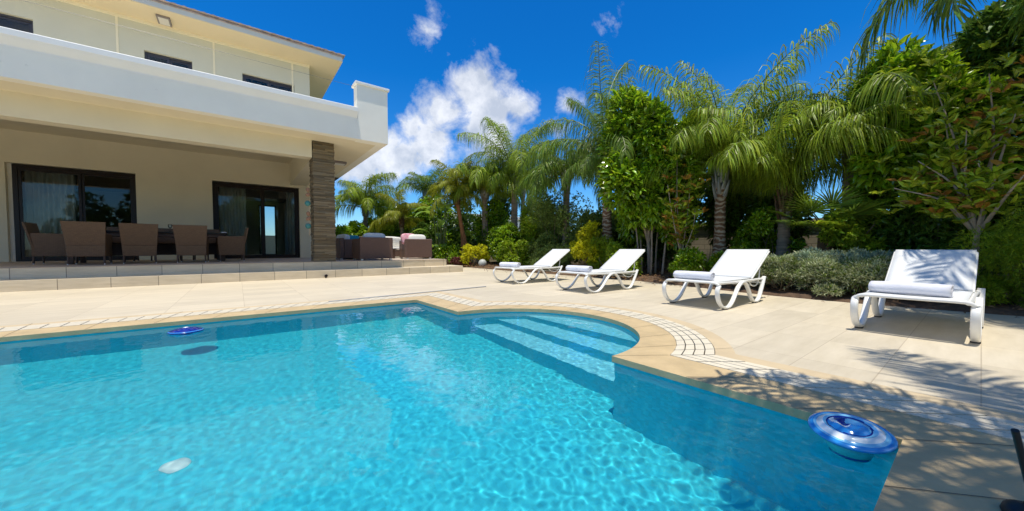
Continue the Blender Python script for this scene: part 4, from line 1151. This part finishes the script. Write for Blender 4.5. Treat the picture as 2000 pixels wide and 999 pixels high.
def bush(name, label, cat, c, r, n, ll, lw, m, seed, group=None, lumps=9, shell=.45, bark='bark', rosette=5, stems=4, zmin=.1, ground=.08, lump=.42, jit=.3, part='foliage', trunk=True, fork=.3, mats=None, frac=None, r0=.04, fold=.25, curl=.2):
    R_ = thing(name, label, cat, (c[0], c[1], ground), 0, group)
    p, d = cloud_pts(c, r, n, seed, lumps, shell, zmin, rosette, lump)
    off = np.array(R_.location); mi = None
    if mats: mi = (np.random.default_rng(seed+1).uniform(0, 1, len(p)//rosette+1) < frac).repeat(rosette)[:len(p)].astype(int)
    leaves(part, p-off, d, ll, lw, m, R_, seed, jit=jit, mats=mats, mi=mi, fold=fold, curl=curl)
    if trunk:
        rg = random.Random(seed)
        tips = [(c[0]+r[0]*.5*math.cos(a), c[1]+r[1]*.5*math.sin(a), c[2]+r[2]*rg.uniform(-.1, .5)) for a in [6.28*k/stems+rg.uniform(-.4, .4) for k in range(stems)]]
        branches(R_, c[0], c[1], ground-.06, tips, bark, r0, seed, 'trunk' if 'tree' in name else 'stem', fork)
    return R_
# big glossy tree behind the second and third loungers
t = bush('glossy_tree', 'tall glossy dark-leaved tree between the tallest palm and the ringed palm', 'tree', (8.05, 4.95, 2.75), (1.05, 1.02, 1.95), 5200, .21, .080, 'leaf_glossy', 21, None, 26, .5, 'bark_pale', 5, 7, .75, lump=.33, r0=.06)
for k in range(5):
    a = 1.2*k; w = MB(); w.tube(smooth_path([(8.0+.22*math.cos(a), 4.9+.3*math.sin(a), .05), (8.05+.25*math.cos(a), 4.92+.36*math.sin(a), .8), (8.1+.4*math.cos(a), 4.95+.5*math.sin(a), 2.0)], 5), [.03-.0018*i for i in range(11)], 7); w.build('stem', 'bark_pale', t, smooth=True)
bush('glossy_tree', 'broad glossy tree filling the space above the nearest lounger', 'tree', (8.9, .66, 2.3), (1.0, .86, 1.66), 4600, .21, .075, 'leaf_glossy', 22, None, 24, .5, 'bark', 5, 5, .6, lump=.34, r0=.06)
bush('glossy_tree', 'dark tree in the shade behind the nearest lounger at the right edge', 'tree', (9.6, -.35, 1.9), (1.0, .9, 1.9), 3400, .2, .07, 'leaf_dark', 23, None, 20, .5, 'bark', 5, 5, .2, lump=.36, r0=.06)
bush('glossy_tree', 'dark-leaved tree under the upper right palm fronds', 'tree', (9.3, .05, 3.6), (.8, .75, .9), 1500, .17, .055, 'leaf_dark', 24, None, 12, .5, 'bark', 5, 4, .2, lump=.36, r0=.06)
# magnolias with bronze young leaves
def magnolia(label, x, y, tips, r0, seed, ll, per, m=('leaf_magnolia', 'leaf_bronze'), frac=.12, fork=.42):
    R_ = thing('magnolia_tree', label, 'tree', (x, y, .08), 0, 'young magnolias with bronze leaves')
    branches(R_, x, y, .02, tips, 'bark_pale', r0, seed, 'trunk', fork)
    rg = np.random.default_rng(seed); P = []; D = []; mi = []
    base = np.array([x, y, .02]); mean = np.array(tips).mean(0); fk = base+(mean-base)*fork
    for t in tips:
        t = np.array(t)
        for s in rg.uniform(.30, 1.05, per):
            q = fk + (t-fk)*s + rg.normal(0, .13, 3)*(.4+s*.8)
            k = rg.integers(6, 10); up = (t-fk)/np.linalg.norm(t-fk)*.6+np.array([0, 0, .5])
            a = rg.uniform(0, 6.28, k); r_ = np.stack([np.cos(a), np.sin(a), rg.uniform(-.1, .6, k)], 1)
            P.append(np.repeat(q[None], k, 0)+r_*.015); D.append(r_+up*.5)
            b = rg.uniform() < frac; mi.append(np.full(k, int(b)) if rg.uniform() < .6 else (rg.uniform(0, 1, k) < .3).astype(int)*int(b or rg.uniform() < .4))
    P = np.concatenate(P); D = np.concatenate(D)
    leaves('foliage', P-np.array(R_.location), D, ll, ll*.36, None, R_, seed, jit=.12, mats=list(m), mi=np.concatenate(mi), curl=.12)
    return R_
magnolia('magnolia with forked pale trunk and bronze-tipped leaves right of the nearest lounger', 7.45, .02,
         [(7.3, .55, 1.9), (7.5, .35, 2.5), (7.2, .15, 2.2), (7.5, .0, 2.9), (7.3, -.2, 2.3), (7.6, -.35, 2.7), (7.2, .75, 1.55), (7.4, .45, 2.95), (7.0, -.3, 1.6), (7.15, .3, 1.45), (7.1, .05, 1.75)], .040, 31, .14, 24)
magnolia('slender young magnolia with pale crooked trunk between second and third loungers', 7.6, 3.9,
         [(7.5, 4.0, 2.6), (7.4, 4.15, 2.1), (7.5, 3.7, 2.2), (7.35, 3.95, 1.7), (7.5, 3.6, 1.5), (7.6, 4.2, 1.45)], .026, 32, .15, 16, frac=.3, fork=.28)
# fan palm
fp = thing('fan_palm', 'fan palm with stiff pale pleated leaves behind the grey-green hedge', 'palm tree', (8.2, 1.66, .08))
w = MB(); w.tube([(8.2, 1.66, .02), (8.2, 1.66, .95)], [.14, .11], 12); w.build('trunk', 'palm_fibre', fp, smooth=True)
def fan(mb_pts, c, d, size, seed):
    rg = np.random.default_rng(seed); d = Vector(d).normalized(); s = d.cross(Vector((0, 0, 1))).normalized(); u = s.cross(d)
    mb = MB(); mb.tube([mb_pts, Vector(mb_pts).lerp(Vector(c), .5)+Vector((0, 0, .06)), c], [.014, .011, .008], 6, mi=1)
    for k in range(34):
        a = -2.1+4.2*k/33; q = d*math.cos(a)+s*math.sin(a); L = size*(1-.12*abs(a)/2.1)*rg.uniform(.93, 1.05)
        n_ = s*math.cos(a)-d*math.sin(a); c0 = Vector(c)
        w0 = .016*size/.6; p1 = c0+q*L*.5+u*.03*(1 if k % 2 else -1)*.3; p2 = c0+q*L-Vector((0, 0, .10*L))
        mb.add([c0-n_*.003, c0+n_*.003, p1+n_*w0+u*.006, p1-n_*w0-u*.006, p2+n_*.002, p2-n_*.002], [(0, 1, 2, 3), (3, 2, 4, 5)])
    return mb
for i, (az, elv, ln) in enumerate([(2.9, .75, .75), (2.4, .95, .8), (3.5, .9, .75), (1.9, .6, .7), (4.1, .6, .7), (3.1, .3, .7), (2.5, .35, .7), (3.8, .3, .65), (.5, .9, .6), (5.4, .9, .6), (3.0, 1.3, .8)][:7]):
    q = Vector((math.cos(az)*math.cos(elv), math.sin(az)*math.cos(elv), math.sin(elv)))
    mb = fan((8.2, 1.66, .95), Vector((8.2, 1.66, .95))+q*ln*.8, q+Vector((0, 0, -.1)), .50, i); mb.build('fan_leaf', ['leaf_palm' if i % 2 else 'leaf_palm_dark', 'stem_green'], fp)
# white bird of paradise with paddle leaves
def paddle(mb, base, tip0, az, L, wd, rg):
    """one big paddle leaf: stalk from base to tip0, blade beyond, arching over"""
    base = Vector(base); tip0 = Vector(tip0)
    mb.tube(smooth_path([base, base.lerp(tip0, .55)+Vector((0, 0, .08)), tip0], 5), [.028-.0016*i for i in range(11)], 6, mi=1)
    d = Vector((math.cos(az)*.55, math.sin(az)*.55, .85)).normalized(); p = tip0; K = 12; s = Vector((-math.sin(az), math.cos(az), 0))
    rows = []
    for k in range(K+1):
        t = k/K; wt = wd*math.sin(math.pi*min(1, .08+.92*t))**.7*.5
        u = s.cross(d)
        j = rg.uniform(-.03, .03) if k % 3 else .05
        rows += [p-s*wt+Vector((0, 0, .25*wt+j*.3)), p, p+s*wt+Vector((0, 0, .25*wt-j*.3))]
        d = (d+Vector((math.cos(az)*.05, math.sin(az)*.05, -.17))).normalized(); p = p+d*L/K
    mb.add(rows, [(3*k+j, 3*k+j+1, 3*k+j+4, 3*k+j+3) for k in range(K) for j in range(2)])
def strelitzia(label, x, y, h, n, seed, L=.9, wd=.32, group=None):
    rg = random.Random(seed); r = thing('bird_of_paradise_plant', label, 'plant', (x, y, .08), 0, 'broad-leaved plants by the terrace end')
    for k in range(n):
        a = k*2.4+rg.uniform(-.3, .3); hh = h*rg.uniform(.45, 1); sp = .25+.35*(1-hh/h)
        mb = MB(); paddle(mb, (x+.1*math.cos(a), y+.1*math.sin(a), .05), (x+sp*math.cos(a), y+sp*math.sin(a), hh), a, L*rg.uniform(.8, 1.1), wd, rg)
        mb.build('leaf', ['leaf_banana', 'stem_green'], r, smooth=True, angle=50)
    return r
strelitzia('tall broad-leaved plant with torn paddle leaves beside the terrace end', 6.95, 14.2, 2.5, 11, 41, 1.1, .36)
strelitzia('lower broad-leaved plant with pale drooping leaves next to the terrace steps', 6.5, 14.6, 1.3, 10, 42, .8, .28)
# yellow areca with leaning red-brown stems
QP('areca_palm', 'yellow-green palm with leaning reddish stems at the end of the terrace', 7.75, 13.35, 3.1, 'areca', 22, .92, .10, (-.35, .15), seed=14, bark_='fibre_red', base_r=2.4, mix=(1, 1, 2, 2, 3, 0), shaft=False, group=None)
QP('areca_palm', 'low yellow-green palm behind the lounge seats', 6.3, 17.0, 2.3, 'areca', 16, .9, .09, seed=15, mix=(1, 1, 2, 3, 3), shaft=False, group=None)
bm_ = bush('mauve_groundcover', 'low reddish-brown plant at the foot of the yellow palm', 'plant', (7.1, 12.7, .22), (.45, .5, .22), 260, .13, .035, 'leaf_mauve', 51, None, 6, .3, stems=3, zmin=.03, r0=.01)
# ------------------------------------------------------------------ shrubs of the bed
SH = [
 # name, label, centre, radii, n, leaf length, width, material, lumps
 ('round_olive_bush', 'round small-leaved olive bush under the arching palm fronds', (8.7, 8.95, 1.5), (1.15, 1.15, 1.15), 4600, .075, .026, 'leaf_olive', 22),
 ('yellow_shrub', 'bright yellow shrub beside the foot of the yellow palm', (7.35, 12.05, .48), (.48, .5, .42), 900, .075, .035, 'leaf_yellow', 12),
 ('yellow_shrub', 'tall yellow-green shrub behind the second lounger', (7.9, 6.75, .75), (.50, .55, .68), 1500, .075, .032, 'leaf_yellow', 14),
 ('lime_shrub', 'lime green shrub right of the tall yellow-green shrub', (7.75, 6.05, .48), (.38, .42, .50), 700, .13, .022, 'leaf_lime', 8),
 ('clipped_shrub', 'low rounded green shrub behind the farthest lounger', (7.85, 8.0, .38), (.75, .75, .48), 1900, .075, .016, 'leaf_olive', 16),
 ('green_shrub', 'deep green shrub between the round bush and the yellow palm', (8.4, 11.0, .85), (.75, .8, .9), 1500, .12, .045, 'leaf_glossy', 12),
 ('green_shrub', 'bright green leafy shrub behind the garden globe', (7.8, 10.2, .55), (.55, .6, .5), 900, .11, .045, 'leaf_lime', 10),
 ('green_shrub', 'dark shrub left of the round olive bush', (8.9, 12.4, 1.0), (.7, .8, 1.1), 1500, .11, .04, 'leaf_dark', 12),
 ('green_shrub', 'rounded leafy tree-like shrub above the lounge seats', (6.9, 20.0, 1.9), (1.3, 1.1, 1.3), 2100, .20, .085, 'leaf_glossy', 14),
 ('green_shrub', 'leafy shrub right of the column behind the sofa', (4.3, 18.5, .9), (1.1, .9, 1.0), 1500, .18, .07, 'leaf_glossy', 12),
 ('green_shrub', 'dark green shrub between the lounge seats and the broad-leaved plant', (7.2, 16.2, .9), (1.0, .9, 1.0), 1500, .15, .055, 'leaf_dark', 12),
 ('green_shrub', 'low green shrub beside the terrace end steps', (6.85, 13.2, .42), (.5, .7, .42), 800, .12, .045, 'leaf_glossy', 9),
 ('green_shrub', 'leafy low shrub under the tall glossy tree', (7.35, 5.2, .42), (.35, .5, .40), 700, .11, .045, 'leaf_lime', 9),
 ('green_shrub', 'low leafy shrub behind the third lounger', (7.45, 3.3, .42), (.4, .62, .38), 900, .12, .045, 'leaf_glossy', 9),
 ('green_shrub', 'mid green shrub behind the grey-green hedge', (8.6, 2.6, .8), (.6, .6, .7), 1200, .10, .04, 'leaf_glossy', 10),
 ('green_shrub', 'shaded leafy shrub under the fan palm', (8.3, 1.25, .85), (.6, .55, .62), 1500, .09, .04, 'leaf_lime', 12),
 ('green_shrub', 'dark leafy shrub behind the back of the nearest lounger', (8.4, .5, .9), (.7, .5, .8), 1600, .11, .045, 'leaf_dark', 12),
 ('green_shrub', 'tall leafy shrub filling the gap below the cloud palm', (9.3, 13.2, 1.5), (.9, 1.1, 1.2), 2200, .14, .055, 'leaf_glossy', 14),
 ('green_shrub', 'tall lime-tinted shrub behind the round olive bush on its left', (9.4, 10.6, 1.4), (.8, .9, 1.1), 2000, .12, .045, 'leaf_lime', 14),
 ('green_shrub', 'tall olive-green shrub right of the round olive bush', (8.9, 7.6, 1.1), (.7, .7, 1.0), 1900, .10, .035, 'leaf_olive', 14),
 ('green_shrub', 'big leafy shrub between the sofa and the yellow palm', (8.3, 17.5, 1.7), (1.3, 1.2, 1.5), 2200, .18, .07, 'leaf_glossy', 14),
 ('green_shrub', 'yellow-green bushy shrub left of the far leafy tree shrub', (5.6, 18.8, 1.1), (.9, .9, 1.0), 1500, .16, .06, 'leaf_lime', 12),
 ('rosemary_bush', 'upright fine-leaved bush at the right edge beside the nearest lounger', (7.1, -.32, .55), (.42, .42, .62), 3000, .055, .009, 'leaf_lime', 16),
 ('low_shrub', 'low yellowish shrub at the foot of the forked magnolia', (6.95, .05, .22), (.25, .34, .22), 900, .06, .014, 'leaf_lime', 8),
]
for i, (nm, lab, c, r, n, ll, lw, m, lumps) in enumerate(SH):
    bush(nm, lab, 'shrub', c, r, n, ll, lw, m, 60+i, 'shrubs of the planting bed', lumps, .4, lump=.40, r0=.025, stems=5, zmin=.04, fork=.25)
# dense dark hedge trees behind everything
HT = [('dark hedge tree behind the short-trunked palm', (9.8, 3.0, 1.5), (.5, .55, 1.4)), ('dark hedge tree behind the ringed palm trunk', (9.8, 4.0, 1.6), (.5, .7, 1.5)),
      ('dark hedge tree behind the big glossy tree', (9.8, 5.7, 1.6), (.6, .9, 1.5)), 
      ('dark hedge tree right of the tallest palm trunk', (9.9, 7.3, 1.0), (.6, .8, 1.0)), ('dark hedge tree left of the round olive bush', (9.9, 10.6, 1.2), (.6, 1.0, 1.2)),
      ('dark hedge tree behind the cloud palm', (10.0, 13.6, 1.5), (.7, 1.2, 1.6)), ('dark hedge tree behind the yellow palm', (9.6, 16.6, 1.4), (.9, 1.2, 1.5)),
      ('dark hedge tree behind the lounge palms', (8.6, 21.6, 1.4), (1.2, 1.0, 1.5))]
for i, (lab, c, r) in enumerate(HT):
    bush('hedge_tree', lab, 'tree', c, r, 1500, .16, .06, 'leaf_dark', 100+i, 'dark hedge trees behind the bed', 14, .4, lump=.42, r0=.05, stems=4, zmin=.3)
# grey-green cushion plants in front: many soft domes of upright needles
def cushion(label, c, r, n, m, seed, m2=None):
    R_ = thing('santolina_bush', label, 'shrub', (c[0], c[1], .06), 0, 'grey-green cushion shrubs behind the third lounger')
    rg = np.random.default_rng(seed)
    q = rg.normal(0, 1, (n, 3)); q[:, 2] = np.abs(q[:, 2])*1.1-.25; q /= np.linalg.norm(q, axis=1)[:, None]
    lum = 1+.10*np.sin(q[:, 0]*7+seed)+.10*np.sin(q[:, 1]*8+2*seed)+.06*np.sin(q[:, 2]*11)
    p = np.array(c)+q*np.array(r)*(lum*rg.uniform(.55, 1.0, n)**.5)[:, None]
    p[:, 2] = np.maximum(p[:, 2], .07)
    p = np.repeat(p, 4, 0); d = np.repeat(q, 4, 0)*.7+np.array([0, 0, .55])
    leaves('foliage', p-np.array(R_.location), d, .072, .011, m, R_, seed, jit=.45, fold=.1, mats=[m, m2] if m2 else None, mi=(rg.uniform(0, 1, n) < .35).repeat(4).astype(int) if m2 else None)
    w = MB()
    for k in range(9):
        a = k*.7; w.tube([(c[0]+.03*math.cos(a), c[1]+.03*math.sin(a), .03), (c[0]+r[0]*.5*math.cos(a), c[1]+r[1]*.5*math.sin(a), c[2]*.7), (c[0]+r[0]*.8*math.cos(a), c[1]+r[1]*.8*math.sin(a), c[2]+r[2]*.3)], [.012, .008, .004], 5)
    w.build('stem', 'bark', R_)
CU = [('grey-green cushion shrub at the left end of the row behind the third lounger', (7.0, 2.42, .30), (.40, .42, .30), 'leaf_bluegrey'),
      ('pale grey-green cushion shrub second from the left behind the third lounger', (6.95, 1.95, .28), (.38, .36, .30), 'leaf_grey'),
      ('bluish cushion shrub in the middle of the row left of the nearest lounger', (7.35, 1.62, .34), (.45, .42, .33), 'leaf_bluegrey'),
      ('pale cushion shrub at the front of the row left of the nearest lounger', (6.95, 1.35, .27), (.38, .36, .29), 'leaf_grey'),
      ('pale cushion shrub directly left of the nearest lounger', (6.95, .92, .27), (.38, .36, .29), 'leaf_grey'),
      ('bluish cushion shrub behind the row left of the nearest lounger', (7.45, 1.05, .33), (.42, .38, .33), 'leaf_bluegrey'),
      ('cushion shrub hidden behind the back of the nearest lounger', (7.05, .50, .26), (.38, .34, .27), 'leaf_grey'),
      ('tiny pale cushion sprig at the paving edge in front of the row', (6.58, 1.30, .10), (.13, .14, .09), 'leaf_grey')]
for i, (lab, c, r, m) in enumerate(CU):
    cushion(lab, c, r, 3600 if r[0] > .2 else 350, m, 130+i, 'leaf_grey' if m == 'leaf_bluegrey' else 'leaf_olive')
# dry litter and ground cover under the shrubs
lp = np.stack([rng.uniform(6.7, 9.8, 9000), rng.uniform(-2, 13, 9000), np.full(9000, .125)], 1)
lp[:, 2] = np.interp(lp[:, 0]-6.7, [0, .5, 1.5, 4], [.06, .10, .135, .14])
lp[:110, 0] = 6.75-np.abs(rng.normal(0, .25, 110)); lp[:110, 2] = .008
ob = leaves('leaf_litter', lp, rng.normal(0, 1, (9000, 3))*np.array([1, 1, .12]), .055, .022, 'leaf_dry', None, 5, jit=.1)
tag(ob, kind='stuff')
# trees on the far side of the pool, behind the camera: the villa glass mirrors them
for i, (x, y, h) in enumerate([(-9, -9, 3.4), (-6.2, -9.6, 4.1), (-3.4, -9, 3.6), (-.8, -9.8, 4.3), (2.0, -9.2, 3.7), (4.8, -9.8, 4.0), (7.6, -8.6, 4.2)]):
    bush('garden_tree', 'leafy tree on the far side of the pool opposite the villa', 'tree', (x, y, h*.62), (1.9, 1.2, h*.66), 1100, .32, .13, 'leaf_dark', 160+i, 'trees opposite the villa', 12, .4, lump=.42, r0=.08, zmin=.3)
